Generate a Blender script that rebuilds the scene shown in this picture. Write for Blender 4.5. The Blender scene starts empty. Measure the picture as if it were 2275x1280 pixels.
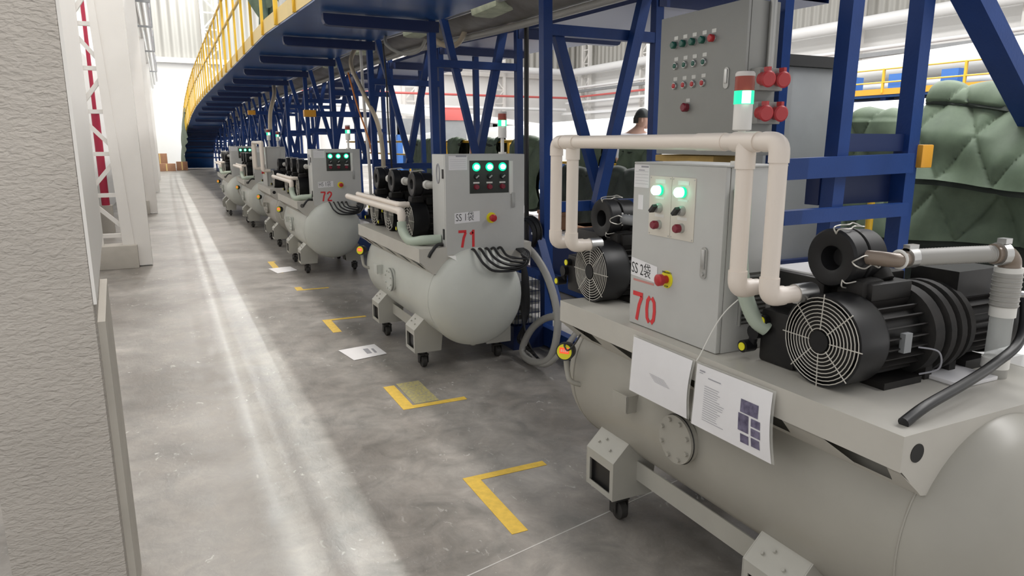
import bpy, bmesh, math, random
from mathutils import Vector, Matrix
R = math.radians
PI = math.pi
random.seed(7)
sc = bpy.context.scene
COL = sc.collection

# ------------------------------------------------------------------ camera
cam_d = bpy.data.cameras.new('camera')
cam = bpy.data.objects.new('camera', cam_d)
COL.objects.link(cam)
cam_d.sensor_width = 36.0
cam_d.lens = 1550.0 / 2275.0 * 36.0
cam_d.clip_end = 300
cam_d.clip_start = 0.05
cam.location = (0, 0, 1.6)
cam.rotation_euler = (R(90 - 11.771), 0, R(-25.979))
sc.camera = cam

# ------------------------------------------------------------------ world, lights, exposure
w = bpy.data.worlds.new('world')
sc.world = w
w.use_nodes = True
w.node_tree.nodes['Background'].inputs[0].default_value = (0.99, 0.975, 0.96, 1)
w.node_tree.nodes['Background'].inputs[1].default_value = 0.80
sc.view_settings.view_transform = 'Standard'
sc.view_settings.look = 'None'
sc.view_settings.gamma = 1
sc.view_settings.use_curve_mapping = False
sc.view_settings.exposure = 0.02


def area(name, loc, sx, sy, power, color=(1, 1, 1), rot=(0, 0, 0)):
    l = bpy.data.lights.new(name, 'AREA')
    l.shape = 'RECTANGLE'
    l.size = sx
    l.size_y = sy
    l.energy = power
    l.color = color
    o = bpy.data.objects.new(name, l)
    o.location = loc
    o.rotation_euler = rot
    COL.objects.link(o)
    return o


area('aisle_lamp_line', (3.26, 22, 12.0), 0.04, 64, 4600, (0.95, 1.0, 0.98))
area('wall_side_lamp_line', (1.27, 22, 12.0), 0.35, 60, 2500, (1, 0.94, 0.88))
area('hall_lamp_line', (13, 22, 13.0), 3, 60, 8000, (1, 0.98, 0.96))


# ------------------------------------------------------------------ materials
def mat(name, col, rough=0.5, metal=0.0, var=0.0, vscale=6.0, bump=0.0, bscale=60.0, col2=None, emit=None, es=0.0,
        trans=0.0, spec=0.5, alpha=1.0):
    m = bpy.data.materials.new(name)
    m.use_nodes = True
    nt = m.node_tree
    b = nt.nodes['Principled BSDF']
    b.inputs['Base Color'].default_value = (*col, 1)
    b.inputs['Roughness'].default_value = rough
    b.inputs['Metallic'].default_value = metal
    b.inputs['Specular IOR Level'].default_value = spec
    if trans:
        b.inputs['Transmission Weight'].default_value = trans
    if alpha < 1:
        b.inputs['Alpha'].default_value = alpha
    if emit:
        b.inputs['Emission Color'].default_value = (*emit, 1)
        b.inputs['Emission Strength'].default_value = es
    tc = None
    if var > 0 or bump > 0:
        tc = nt.nodes.new('ShaderNodeTexCoord')
    if var > 0:
        n = nt.nodes.new('ShaderNodeTexNoise')
        n.inputs['Scale'].default_value = vscale
        n.inputs['Detail'].default_value = 6
        n.inputs['Roughness'].default_value = 0.6
        nt.links.new(tc.outputs['Object'], n.inputs['Vector'])
        r = nt.nodes.new('ShaderNodeValToRGB')
        r.color_ramp.elements[0].position = 0.3
        r.color_ramp.elements[1].position = 0.72
        c2 = col2 if col2 else tuple(c * (1 - var) for c in col)
        r.color_ramp.elements[0].color = (*c2, 1)
        r.color_ramp.elements[1].color = (*col, 1)
        nt.links.new(n.outputs['Fac'], r.inputs['Fac'])
        nt.links.new(r.outputs['Color'], b.inputs['Base Color'])
    if bump > 0:
        n2 = nt.nodes.new('ShaderNodeTexNoise')
        n2.inputs['Scale'].default_value = bscale
        n2.inputs['Detail'].default_value = 4
        nt.links.new(tc.outputs['Object'], n2.inputs['Vector'])
        bp = nt.nodes.new('ShaderNodeBump')
        bp.inputs['Strength'].default_value = bump
        bp.inputs['Distance'].default_value = 0.02
        nt.links.new(n2.outputs['Fac'], bp.inputs['Height'])
        nt.links.new(bp.outputs['Normal'], b.inputs['Normal'])
    return m


M = {}
M['paint'] = mat('machine_grey_paint', (0.44, 0.43, 0.385), 0.38, var=0.10, vscale=4)
M['paint2'] = mat('tray_cream_paint', (0.52, 0.50, 0.45), 0.42, var=0.08, vscale=5)
M['tank'] = mat('tank_grey_paint', (0.38, 0.365, 0.32), 0.36, var=0.10, vscale=3)
M['tank71'] = mat('tank_pale_paint', (0.56, 0.575, 0.53), 0.36, var=0.10, vscale=3)
M['cab'] = mat('cabinet_grey_paint', (0.52, 0.52, 0.50), 0.45, var=0.05, vscale=8)
M['cabdark'] = mat('cabinet_dark_grey_paint', (0.30, 0.30, 0.28), 0.5, var=0.06, vscale=4)
M['cabseam'] = mat('cabinet_seam', (0.10, 0.095, 0.085), 0.6)
M['duct'] = mat('galvanised_grey', (0.31, 0.32, 0.33), 0.5, 0.3, var=0.15, vscale=3)
M['black'] = mat('black_cast_iron', (0.010, 0.010, 0.011), 0.42, var=0.5, vscale=12, col2=(0.022, 0.020, 0.018), spec=0.3)
M['blackplastic'] = mat('black_plastic', (0.009, 0.009, 0.010), 0.4, spec=0.35)
M['rubber'] = mat('dark_rubber', (0.03, 0.028, 0.026), 0.6)
M['dusty'] = mat('dusty_black', (0.032, 0.029, 0.027), 0.65, var=0.6, vscale=20, col2=(0.014, 0.014, 0.014), spec=0.3)
M['fin'] = mat('motor_fin_grey', (0.028, 0.026, 0.025), 0.45, spec=0.3)
M['grille'] = mat('grille_wire', (0.55, 0.53, 0.48), 0.35, 0.3)
M['steel'] = mat('steel', (0.55, 0.55, 0.54), 0.3, 0.9)
M['pvc'] = mat('cream_pvc', (0.78, 0.70, 0.62), 0.35)
M['clearpipe'] = mat('clear_plastic_pipe', (0.74, 0.76, 0.74), 0.12, alpha=0.45)
M['hose'] = mat('grey_ribbed_hose', (0.42, 0.41, 0.38), 0.4, alpha=0.85)
M['hosegreen'] = mat('green_grey_hose', (0.45, 0.52, 0.43), 0.35, alpha=0.92)
M['brownelbow'] = mat('smoky_elbow', (0.23, 0.18, 0.14), 0.25, 0.1)
M['tape'] = mat('white_thread_tape', (0.75, 0.74, 0.70), 0.6)
M['blue'] = mat('blue_steel_paint', (0.013, 0.048, 0.200), 0.42, var=0.25, vscale=3, bump=0.05, spec=0.3)
M['deckblue'] = mat('deck_blue_paint', (0.010, 0.075, 0.27), 0.30, var=0.35, vscale=1.5, bump=0.05)
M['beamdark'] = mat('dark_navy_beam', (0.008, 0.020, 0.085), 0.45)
M['yellow'] = mat('yellow_rail_paint', (0.75, 0.45, 0.03), 0.4, var=0.1)
M['toeboard'] = mat('toe_board_yellow', (0.80, 0.60, 0.24), 0.5, var=0.12, vscale=2)
M['orange'] = mat('orange_yellow_paint', (0.70, 0.33, 0.03), 0.4)
M['yellowtape'] = mat('yellow_floor_tape', (0.75, 0.50, 0.07), 0.55, var=0.25, vscale=25)
M['wornyellow'] = mat('worn_yellow_paint', (0.50, 0.42, 0.10), 0.7, var=0.7, vscale=60, col2=(0.22, 0.22, 0.2))
M['red'] = mat('red_paint', (0.62, 0.04, 0.04), 0.5, var=0.1)
M['redbtn'] = mat('red_button', (0.45, 0.02, 0.025), 0.3)
M['darkredbtn'] = mat('dark_red_button', (0.20, 0.015, 0.03), 0.25)
M['greenbtn'] = mat('green_button', (0.01, 0.10, 0.07), 0.25)
M['ringgrey'] = mat('button_bezel', (0.45, 0.45, 0.43), 0.3, 0.5)
M['yellowlabel'] = mat('yellow_disc', (0.80, 0.74, 0.02), 0.45)
M['greenlamp'] = mat('lit_green_lamp', (0.4, 1, 0.7), 0.3, emit=(0.45, 1.0, 0.72), es=4.5)
M['greenglow'] = mat('lit_green_rim', (0.0, 0.5, 0.25), 0.3, emit=(0.0, 0.9, 0.42), es=0.9)
M['towergreen'] = mat('lit_tower_green', (0.01, 0.35, 0.18), 0.3, emit=(0.01, 0.9, 0.45), es=1.0)
M['towerspot'] = mat('lit_tower_spot', (0.6, 1, 0.9), 0.3, emit=(0.6, 1.0, 0.8), es=1.8)
M['towerred'] = mat('tower_red_lens', (0.30, 0.05, 0.03), 0.25)
M['whiteplastic'] = mat('white_plastic', (0.78, 0.76, 0.72), 0.35)
M['paper'] = mat('white_paper', (0.80, 0.79, 0.80), 0.6, var=0.04, vscale=10)
M['plastic_sleeve'] = mat('clear_sleeve', (0.72, 0.72, 0.68), 0.15, alpha=0.35)
M['panelcream'] = mat('switch_panel_cream', (0.68, 0.64, 0.56), 0.4)
M['paneldark'] = mat('switch_panel_dark', (0.035, 0.04, 0.035), 0.35)
M['ink'] = mat('ink_black', (0.02, 0.02, 0.02), 0.6)
M['inkgrey'] = mat('ink_grey', (0.33, 0.33, 0.36), 0.6)
M['photoprint'] = mat('printed_photo', (0.22, 0.20, 0.30), 0.5, var=0.7, vscale=40, col2=(0.06, 0.05, 0.10))
M['redink'] = mat('red_stencil_paint', (0.66, 0.035, 0.04), 0.5)
M['socketred'] = mat('socket_red', (0.50, 0.045, 0.05), 0.4, var=0.1)
M['whitesteel'] = mat('white_column_paint', (0.78, 0.76, 0.73), 0.5, var=0.05, vscale=2)
M['plinth'] = mat('plinth_paint', (0.52, 0.49, 0.44), 0.7, var=0.15, vscale=5)
M['cable'] = mat('black_cable', (0.012, 0.012, 0.013), 0.4)
M['cardboard'] = mat('cardboard', (0.42, 0.22, 0.13), 0.8, var=0.2)
M['beige'] = mat('beige_hose', (0.52, 0.44, 0.32), 0.5)
M['orangecable'] = mat('orange_cable', (0.65, 0.22, 0.05), 0.5)
M['bladewhite'] = mat('blade_gelcoat', (0.70, 0.70, 0.69), 0.35)
M['moldbrown'] = mat('mold_underside', (0.085, 0.07, 0.06), 0.45, var=0.5, vscale=2, col2=(0.25, 0.24, 0.22))
M['insul'] = mat('pale_green_fibre', (0.50, 0.54, 0.40), 0.7, var=0.4, vscale=8)
M['pipewhite'] = mat('white_pipe', (0.80, 0.80, 0.80), 0.4)
M['redpipe'] = mat('red_pipe', (0.60, 0.13, 0.12), 0.5)
M['crimson'] = mat('crimson_steel', (0.42, 0.02, 0.06), 0.5)
M['skin'] = mat('skin', (0.52, 0.32, 0.25), 0.5)
M['shirt'] = mat('white_shirt', (0.72, 0.72, 0.76), 0.8)
M['trousers'] = mat('navy_trousers', (0.03, 0.04, 0.07), 0.8)
M['hat'] = mat('dark_cap', (0.03, 0.035, 0.035), 0.7)
M['bluebox'] = mat('bright_blue_paint', (0.05, 0.17, 0.50), 0.45)
M['towercap'] = mat('tower_cap', (0.62, 0.58, 0.55), 0.4)


def quilt_mat():
    m = mat('green_quilt', (0.135, 0.185, 0.12), 0.6, var=0.35, vscale=7, col2=(0.085, 0.12, 0.078))
    return m


M['quilt'] = quilt_mat()
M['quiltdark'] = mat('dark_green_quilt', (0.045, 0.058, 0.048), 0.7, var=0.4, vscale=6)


def floor_mat():
    m = bpy.data.materials.new('polished_concrete')
    m.use_nodes = True
    nt = m.node_tree
    N = nt.nodes
    L = nt.links
    b = N['Principled BSDF']
    tc = N.new('ShaderNodeTexCoord')

    def noise(scale, detail=8, rough=0.6, dist=0.0, vec=None):
        n = N.new('ShaderNodeTexNoise')
        n.inputs['Scale'].default_value = scale
        n.inputs['Detail'].default_value = detail
        n.inputs['Roughness'].default_value = rough
        n.inputs['Distortion'].default_value = dist
        L.new(vec or tc.outputs['Object'], n.inputs['Vector'])
        return n

    def ramp(n, p0, c0, p1, c1):
        r = N.new('ShaderNodeValToRGB')
        r.color_ramp.elements[0].position = p0
        r.color_ramp.elements[0].color = (*c0, 1)
        r.color_ramp.elements[1].position = p1
        r.color_ramp.elements[1].color = (*c1, 1)
        L.new(n.outputs['Fac'], r.inputs['Fac'])
        return r

    def mix(a, c, fac, mode='MIX'):
        x = N.new('ShaderNodeMix')
        x.data_type = 'RGBA'
        x.blend_type = mode
        L.new(a, x.inputs[6])
        if hasattr(c, 'links') or hasattr(c, 'is_linked'):
            L.new(c, x.inputs[7])
        else:
            x.inputs[7].default_value = (*c, 1)
        if isinstance(fac, float):
            x.inputs[0].default_value = fac
        else:
            L.new(fac, x.inputs[0])
        return x.outputs[2]

    n1 = noise(1.1, 9, 0.62, 0.3)
    r1 = ramp(n1, 0.34, (0.175, 0.160, 0.143), 0.70, (0.38, 0.36, 0.335))
    n2 = noise(5.0, 8, 0.7, 0.6)
    r2 = ramp(n2, 0.35, (0.70, 0.71, 0.71), 0.68, (1.16, 1.14, 1.13))
    c = mix(r1.outputs[0], r2.outputs[0], 1.0, 'MULTIPLY')
    # chalky specks of dried resin
    mp = N.new('ShaderNodeMapping')
    mp.inputs['Scale'].default_value = (1.0, 0.55, 1)
    L.new(tc.outputs['Object'], mp.inputs[0])
    n3 = noise(26, 4, 0.55, 0.8, mp.outputs[0])
    r3 = ramp(n3, 0.635, (0, 0, 0), 0.69, (1, 1, 1))
    n4 = noise(1.7, 3, 0.5)
    r4 = ramp(n4, 0.45, (0, 0, 0), 0.7, (1, 1, 1))
    n6 = noise(120, 3, 0.5, 0.2)
    r6 = ramp(n6, 0.70, (0, 0, 0), 0.74, (0.7, 0.7, 0.7))
    c = mix(c, (0.55, 0.54, 0.51), r6.outputs[0])
    s = mix(r3.outputs[0], r4.outputs[0], 1.0, 'MULTIPLY')
    c = mix(c, (0.58, 0.57, 0.54), s)
    L.new(c, b.inputs['Base Color'])
    r5 = ramp(n2, 0.3, (0.32, 0.32, 0.32), 0.7, (0.5, 0.5, 0.5))
    L.new(r5.outputs[0], b.inputs['Roughness'])
    bp = N.new('ShaderNodeBump')
    bp.inputs['Strength'].default_value = 0.12
    bp.inputs['Distance'].default_value = 0.01
    L.new(n3.outputs['Fac'], bp.inputs['Height'])
    L.new(bp.outputs['Normal'], b.inputs['Normal'])
    return m


def stucco_mat():
    m = mat('rough_stucco', (0.50, 0.465, 0.425), 0.85, var=0.16, vscale=2.2)
    nt = m.node_tree
    N, L = nt.nodes, nt.links
    tc = N.new('ShaderNodeTexCoord')
    mp = N.new('ShaderNodeMapping')
    mp.inputs['Scale'].default_value = (0.7, 1.0, 1.6)
    L.new(tc.outputs['Object'], mp.inputs[0])
    n = N.new('ShaderNodeTexNoise')
    n.inputs['Scale'].default_value = 55
    n.inputs['Detail'].default_value = 3
    n.inputs['Distortion'].default_value = 0.6
    L.new(mp.outputs[0], n.inputs['Vector'])
    bp = N.new('ShaderNodeBump')
    bp.inputs['Strength'].default_value = 0.75
    bp.inputs['Distance'].default_value = 0.01
    L.new(n.outputs['Fac'], bp.inputs['Height'])
    L.new(bp.outputs['Normal'], N['Principled BSDF'].inputs['Normal'])
    return m


def corrugated_mat():
    m = mat('corrugated_sheet', (0.42, 0.41, 0.38), 0.5)
    nt = m.node_tree
    N, L = nt.nodes, nt.links
    tc = N.new('ShaderNodeTexCoord')
    wv = N.new('ShaderNodeTexWave')
    wv.inputs['Scale'].default_value = 1.2
    wv.bands_direction = 'DIAGONAL'
    mp = N.new('ShaderNodeMapping')
    mp.inputs['Scale'].default_value = (1, 1, 0.0)
    L.new(tc.outputs['Object'], mp.inputs[0])
    L.new(mp.outputs[0], wv.inputs['Vector'])
    bp = N.new('ShaderNodeBump')
    bp.inputs['Strength'].default_value = 0.8
    bp.inputs['Distance'].default_value = 0.15
    L.new(wv.outputs['Fac'], bp.inputs['Height'])
    L.new(bp.outputs['Normal'], N['Principled BSDF'].inputs['Normal'])
    return m


M['floor'] = floor_mat()
M['stucco'] = stucco_mat()
M['corr'] = corrugated_mat()
M['wallwhite'] = mat('white_wall_paint', (0.80, 0.795, 0.78), 0.7, var=0.04, vscale=0.6)


# ------------------------------------------------------------------ mesh builder
class MB:
    def __init__(self):
        self.v = []
        self.f = []

    def add(self, vs, fs):
        n = len(self.v)
        self.v += [tuple(p) for p in vs]
        self.f += [tuple(i + n for i in f) for f in fs]
        return self

    def box(self, x0, x1, y0, y1, z0, z1):
        x0, x1 = min(x0, x1), max(x0, x1)
        y0, y1 = min(y0, y1), max(y0, y1)
        z0, z1 = min(z0, z1), max(z0, z1)
        return self.add([(x0, y0, z0), (x1, y0, z0), (x1, y1, z0), (x0, y1, z0),
                         (x0, y0, z1), (x1, y0, z1), (x1, y1, z1), (x0, y1, z1)],
                        [(0, 3, 2, 1), (4, 5, 6, 7), (0, 1, 5, 4), (1, 2, 6, 5), (2, 3, 7, 6), (3, 0, 4, 7)])

    def bbox(self, x0, x1, y0, y1, z0, z1, b=0.004):
        """box with chamfered edges"""
        x0, x1 = min(x0, x1), max(x0, x1)
        y0, y1 = min(y0, y1), max(y0, y1)
        z0, z1 = min(z0, z1), max(z0, z1)
        bm = bmesh.new()
        bmesh.ops.create_cube(bm, size=1)
        for q in bm.verts:
            q.co = Vector(((x0 + x1) / 2 + q.co.x * (x1 - x0), (y0 + y1) / 2 + q.co.y * (y1 - y0),
                           (z0 + z1) / 2 + q.co.z * (z1 - z0)))
        b = min(b, 0.45 * min(x1 - x0, y1 - y0, z1 - z0))
        bmesh.ops.bevel(bm, geom=list(bm.edges), offset=b, segments=2, affect='EDGES', profile=0.6)
        bm.verts.index_update()
        self.add([q.co[:] for q in bm.verts], [[q.index for q in f.verts] for f in bm.faces])
        bm.free()
        return self

    def beam(self, a, b, w, h=None, up=(0, 0, 1)):
        """rectangular bar from a to b"""
        h = h or w
        a = Vector(a)
        b = Vector(b)
        d = (b - a).normalized()
        up = Vector(up)
        if abs(d.dot(up)) > 0.99:
            up = Vector((0, 1, 0))
        s = d.cross(up).normalized()
        t = s.cross(d).normalized()
        vs = []
        for p in (a, b):
            for i, j in ((-1, -1), (1, -1), (1, 1), (-1, 1)):
                vs.append(p + s * (i * w / 2) + t * (j * h / 2))
        return self.add(vs, [(0, 3, 2, 1), (4, 5, 6, 7), (0, 1, 5, 4), (1, 2, 6, 5), (2, 3, 7, 6), (3, 0, 4, 7)])

    def cyl(self, a, b, r, r2=None, n=24, cap=True):
        r2 = r if r2 is None else r2
        return self.lathe(a, b, [(0, r), (1, r2)], n, cap)

    def lathe(self, a, b, prof, n=32, cap=True):
        """prof: list of (t along a->b in 0..1 (fraction), radius)"""
        a = Vector(a)
        b = Vector(b)
        d = b - a
        L = d.length
        d = d / L
        up = Vector((0, 0, 1)) if abs(d.z) < 0.9 else Vector((0, 1, 0))
        s = d.cross(up).normalized()
        t = s.cross(d).normalized()
        vs, fs = [], []
        m = len(prof)
        for (tt, r) in prof:
            for k in range(n):
                an = 2 * PI * k / n
                vs.append(a + d * (tt * L) + (s * math.cos(an) + t * math.sin(an)) * r)
        for i in range(m - 1):
            for k in range(n):
                k2 = (k + 1) % n
                fs.append((i * n + k, (i + 1) * n + k, (i + 1) * n + k2, i * n + k2))
        if cap:
            fs.append(tuple(range(n)))
            fs.append(tuple(reversed(range((m - 1) * n, m * n))))
        return self.add(vs, fs)

    def ring(self, c, axis, R_, r, n=40, m=6):
        """torus"""
        c = Vector(c)
        d = Vector(axis).normalized()
        up = Vector((0, 0, 1)) if abs(d.z) < 0.9 else Vector((0, 1, 0))
        s = d.cross(up).normalized()
        t = s.cross(d).normalized()
        vs, fs = [], []
        for i in range(n):
            a = 2 * PI * i / n
            rad = s * math.cos(a) + t * math.sin(a)
            for j in range(m):
                e = 2 * PI * j / m
                vs.append(c + rad * (R_ + r * math.cos(e)) + d * (r * math.sin(e)))
        for i in range(n):
            for j in range(m):
                i2, j2 = (i + 1) % n, (j + 1) % m
                fs.append((i * m + j, i2 * m + j, i2 * m + j2, i * m + j2))
        return self.add(vs, fs)

    def tube(self, pts, r, n=10, smooth=True, sub=8, cap=True, closed=False, ribs=None):
        P = [Vector(p) for p in pts]
        if smooth and len(P) > 2:
            Q = []
            for i in range(len(P) - 1):
                p0 = P[max(i - 1, 0)]
                p1 = P[i]
                p2 = P[i + 1]
                p3 = P[min(i + 2, len(P) - 1)]
                for k in range(sub):
                    u = k / sub
                    Q.append(0.5 * ((2 * p1) + (-p0 + p2) * u + (2 * p0 - 5 * p1 + 4 * p2 - p3) * u * u + (
                            -p0 + 3 * p1 - 3 * p2 + p3) * u ** 3))
            Q.append(P[-1])
            P = Q
        vs, fs = [], []
        prev = None
        for i, p in enumerate(P):
            d = (P[min(i + 1, len(P) - 1)] - P[max(i - 1, 0)]).normalized()
            if prev is None:
                up = Vector((0, 0, 1)) if abs(d.z) < 0.9 else Vector((0, 1, 0))
                s = d.cross(up).normalized()
            else:
                s = (prev - d * prev.dot(d)).normalized()
            prev = s
            t = d.cross(s)
            rr = r(i / (len(P) - 1)) if callable(r) else r
            if ribs:
                rr *= (1 + ribs * (i % 2))
            for k in range(n):
                a = 2 * PI * k / n
                vs.append(p + (s * math.cos(a) + t * math.sin(a)) * rr)
        for i in range(len(P) - 1):
            for k in range(n):
                k2 = (k + 1) % n
                fs.append((i * n + k, i * n + k2, (i + 1) * n + k2, (i + 1) * n + k))
        if cap:
            fs.append(tuple(reversed(range(n))))
            fs.append(tuple(range((len(P) - 1) * n, len(P) * n)))
        return self.add(vs, fs)

    def prism(self, poly, plane, d0, d1):
        """poly: 2D pts in plane 'xz','yz','xy'; extruded along third axis d0..d1"""
        n = len(poly)

        def P(p, d):
            if plane == 'xz':
                return (p[0], d, p[1])
            if plane == 'yz':
                return (d, p[0], p[1])
            return (p[0], p[1], d)

        vs = [P(p, d0) for p in poly] + [P(p, d1) for p in poly]
        fs = [tuple(range(n)), tuple(reversed(range(n, 2 * n)))]
        for i in range(n):
            j = (i + 1) % n
            fs.append((i, i + n, j + n, j))
        return self.add(vs, fs)

    def grid(self, fn, nu, nv):
        vs = [fn(i / nu, j / nv) for i in range(nu + 1) for j in range(nv + 1)]
        fs = []
        for i in range(nu):
            for j in range(nv):
                a = i * (nv + 1) + j
                fs.append((a, a + 1, a + nv + 2, a + nv + 1))
        return self.add(vs, fs)

    def ball(self, c, rx, ry=None, rz=None, n=20, m=12):
        ry = rx if ry is None else ry
        rz = rx if rz is None else rz
        vs, fs = [], []
        for j in range(1, m):
            ph = PI * j / m
            for i in range(n):
                th = 2 * PI * i / n
                vs.append((c[0] + rx * math.sin(ph) * math.cos(th), c[1] + ry * math.sin(ph) * math.sin(th),
                           c[2] + rz * math.cos(ph)))
        top = len(vs)
        vs.append((c[0], c[1], c[2] + rz))
        vs.append((c[0], c[1], c[2] - rz))
        for j in range(m - 2):
            for i in range(n):
                i2 = (i + 1) % n
                fs.append((j * n + i, (j + 1) * n + i, (j + 1) * n + i2, j * n + i2))
        for i in range(n):
            i2 = (i + 1) % n
            fs.append((top, i, i2))
            fs.append((top + 1, (m - 2) * n + i2, (m - 2) * n + i))
        return self.add(vs, fs)

    def build(self, name, m, parent=None, ang=38, label=None, kind=None, fix=True):
        me = bpy.data.meshes.new(name)
        off = origin_of(parent)
        me.from_pydata([(x - off[0], y - off[1], z - off[2]) for x, y, z in self.v], [], self.f)
        if fix:
            bm = bmesh.new()
            bm.from_mesh(me)
            bmesh.ops.recalc_face_normals(bm, faces=bm.faces)
            bm.to_mesh(me)
            bm.free()
        me.validate()
        me.materials.append(M[m] if isinstance(m, str) else m)
        if ang:
            me.shade_smooth()
            me.set_sharp_from_angle(angle=R(ang))
        o = bpy.data.objects.new(name, me)
        COL.objects.link(o)
        if parent is not None:
            o.parent = parent
        if label:
            o['label'] = label
        if kind:
            o['kind'] = kind
        return o


def origin_of(o):
    v = Vector((0, 0, 0))
    while o is not None:
        v += o.location
        o = o.parent
    return v


def tag(o, label, cat, group=None, kind=None):
    o['label'] = label
    o['category'] = cat
    if group:
        o['group'] = group
    if kind:
        o['kind'] = kind
    return o


def thing(name, label, cat, loc=(0, 0, 0), group=None):
    o = bpy.data.objects.new(name, None)
    o.empty_display_size = 0.1
    COL.objects.link(o)
    o.location = loc
    return tag(o, label, cat, group)


def struct(name, mb, m, parent=None, ang=0):
    o = mb.build(name, m, parent, ang=ang)
    if parent is None:
        o['kind'] = 'structure'
    return o


def text(s, size, m, parent, org, xd, yd, name='lettering', bold=0.0, sx=1.0, thick=0.0004):
    cu = bpy.data.curves.new(name, 'FONT')
    cu.body = s
    cu.size = size
    cu.extrude = thick
    cu.offset = bold
    cu.resolution_u = 3
    to = bpy.data.objects.new(name, cu)
    COL.objects.link(to)
    dg = bpy.context.evaluated_depsgraph_get()
    me = bpy.data.meshes.new_from_object(to.evaluated_get(dg))
    bpy.data.objects.remove(to)
    me.name = name
    xd = Vector(xd).normalized()
    yd = Vector(yd).normalized()
    zd = xd.cross(yd)
    off = origin_of(parent)
    for q in me.vertices:
        c = q.co
        q.co = Vector(org) + xd * c.x * sx + yd * c.y + zd * c.z - off
    me.materials.clear()
    me.materials.append(M[m])
    o = bpy.data.objects.new(name, me)
    COL.objects.link(o)
    o.parent = parent
    return o


DIG = {  # stencil digits in a 1 x 2 box: list of thick strokes
    '7': [[(0, 1.86), (0.95, 1.86)], [(0.86, 1.72), (0.62, 1.1), (0.42, 0.0)]],
    '0': [[(0.40, 1.88), (0.2, 1.6), (0.14, 1.0), (0.2, 0.4), (0.40, 0.12)],
          [(0.58, 0.12), (0.8, 0.4), (0.86, 1.0), (0.8, 1.6), (0.58, 1.88)]],
    '1': [[(0.18, 1.5), (0.5, 1.75)], [(0.56, 2.0), (0.56, 0.0)]],
    '2': [[(0.12, 1.45), (0.25, 1.8), (0.55, 1.9), (0.85, 1.7), (0.86, 1.35), (0.6, 0.9), (0.3, 0.5), (0.14, 0.16)],
          [(0.1, 0.12), (0.95, 0.12)]],
}


def stencil(s, parent, org, xd, h, m='redink', w=None, thick=0.2):
    """stencilled number: flat painted strokes on a vertical face"""
    w = w or h * 0.42
    xd = Vector(xd).normalized()
    yd = Vector((0, 0, 1))
    nd = xd.cross(yd)
    mb = MB()
    for i, ch in enumerate(s):
        for st in DIG[ch]:
            pts = [Vector(org) + xd * (i * w * 1.22 + p[0] * w) + yd * (p[1] * h / 2) for p in st]
            tk = thick * w / 2
            L = []
            Rr = []
            for k, p in enumerate(pts):
                d = (pts[min(k + 1, len(pts) - 1)] - pts[max(k - 1, 0)]).normalized()
                sd = nd.cross(d)
                L.append(p + sd * tk)
                Rr.append(p - sd * tk)
            n = len(pts)
            vs = L + Rr
            fs = [(k, k + 1, n + k + 1, n + k) for k in range(n - 1)]
            mb.add(vs, fs)
            mb.add([q + nd * 0.0008 for q in vs], [tuple(reversed(f)) for f in fs])
    return mb.build('painted_number', m, parent, ang=0, label='red stencilled number ' + s, fix=False)


# ================================================================== SETTING
struct('floor', MB().box(-3.5, 34, -3, 50, -0.1, 0), 'floor')
# thin saw-cut joint across the aisle
struct('trim_1', MB().beam((0.1, 2.02, 0.0005), (2.6, 2.56, 0.0005), 0.006, 0.001), mat('joint', (0.5, 0.49, 0.47), 0.8))
struct('wall_back', MB().box(-3.5, 34, 50, 50.3, 0, 6.6), 'wallwhite')
struct('wall_back_upper', MB().box(-3.5, 34, 50, 50.3, 6.6, 16), 'corr')
struct('wall_right', MB().box(30, 30.3, -3, 50, 0, 7.0), 'wallwhite')
struct('wall_right_upper', MB().box(30, 30.3, -3, 50, 7.0, 16), 'corr')
struct('wall_left', MB().box(-1.6, -1.35, 3.4, 50, 0, 7.5), 'wallwhite')
struct('trim_2', MB().box(-1.34, -1.0, 49.9, 49.95, 0, 6.6).box(-3.5, 30, 49.6, 49.95, 6.45, 6.75), 'whitesteel')


# stucco pillar in the left foreground
p = thing('concrete_pillar', 'rough white stucco pillar filling the left foreground', 'pillar', (-0.42, 2.62, 0))
MB().bbox(-0.565, -0.248, 2.5, 2.80, 0, 3.4, 0.006).build('pillar_shaft', 'stucco', p)
MB().prism([(2.56, 0.0), (2.80, 0.0), (2.80, 1.13), (2.56, 1.03)], 'yz', -0.249, -0.226).build('plinth_strip', 'plinth', p, ang=0)
MB().prism([(2.503, 1.10), (2.98, 1.26), (2.98, 3.4), (2.503, 3.4)], 'yz', -0.2475, -0.238).build('corner_guard', 'whitesteel', p, ang=0)


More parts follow.
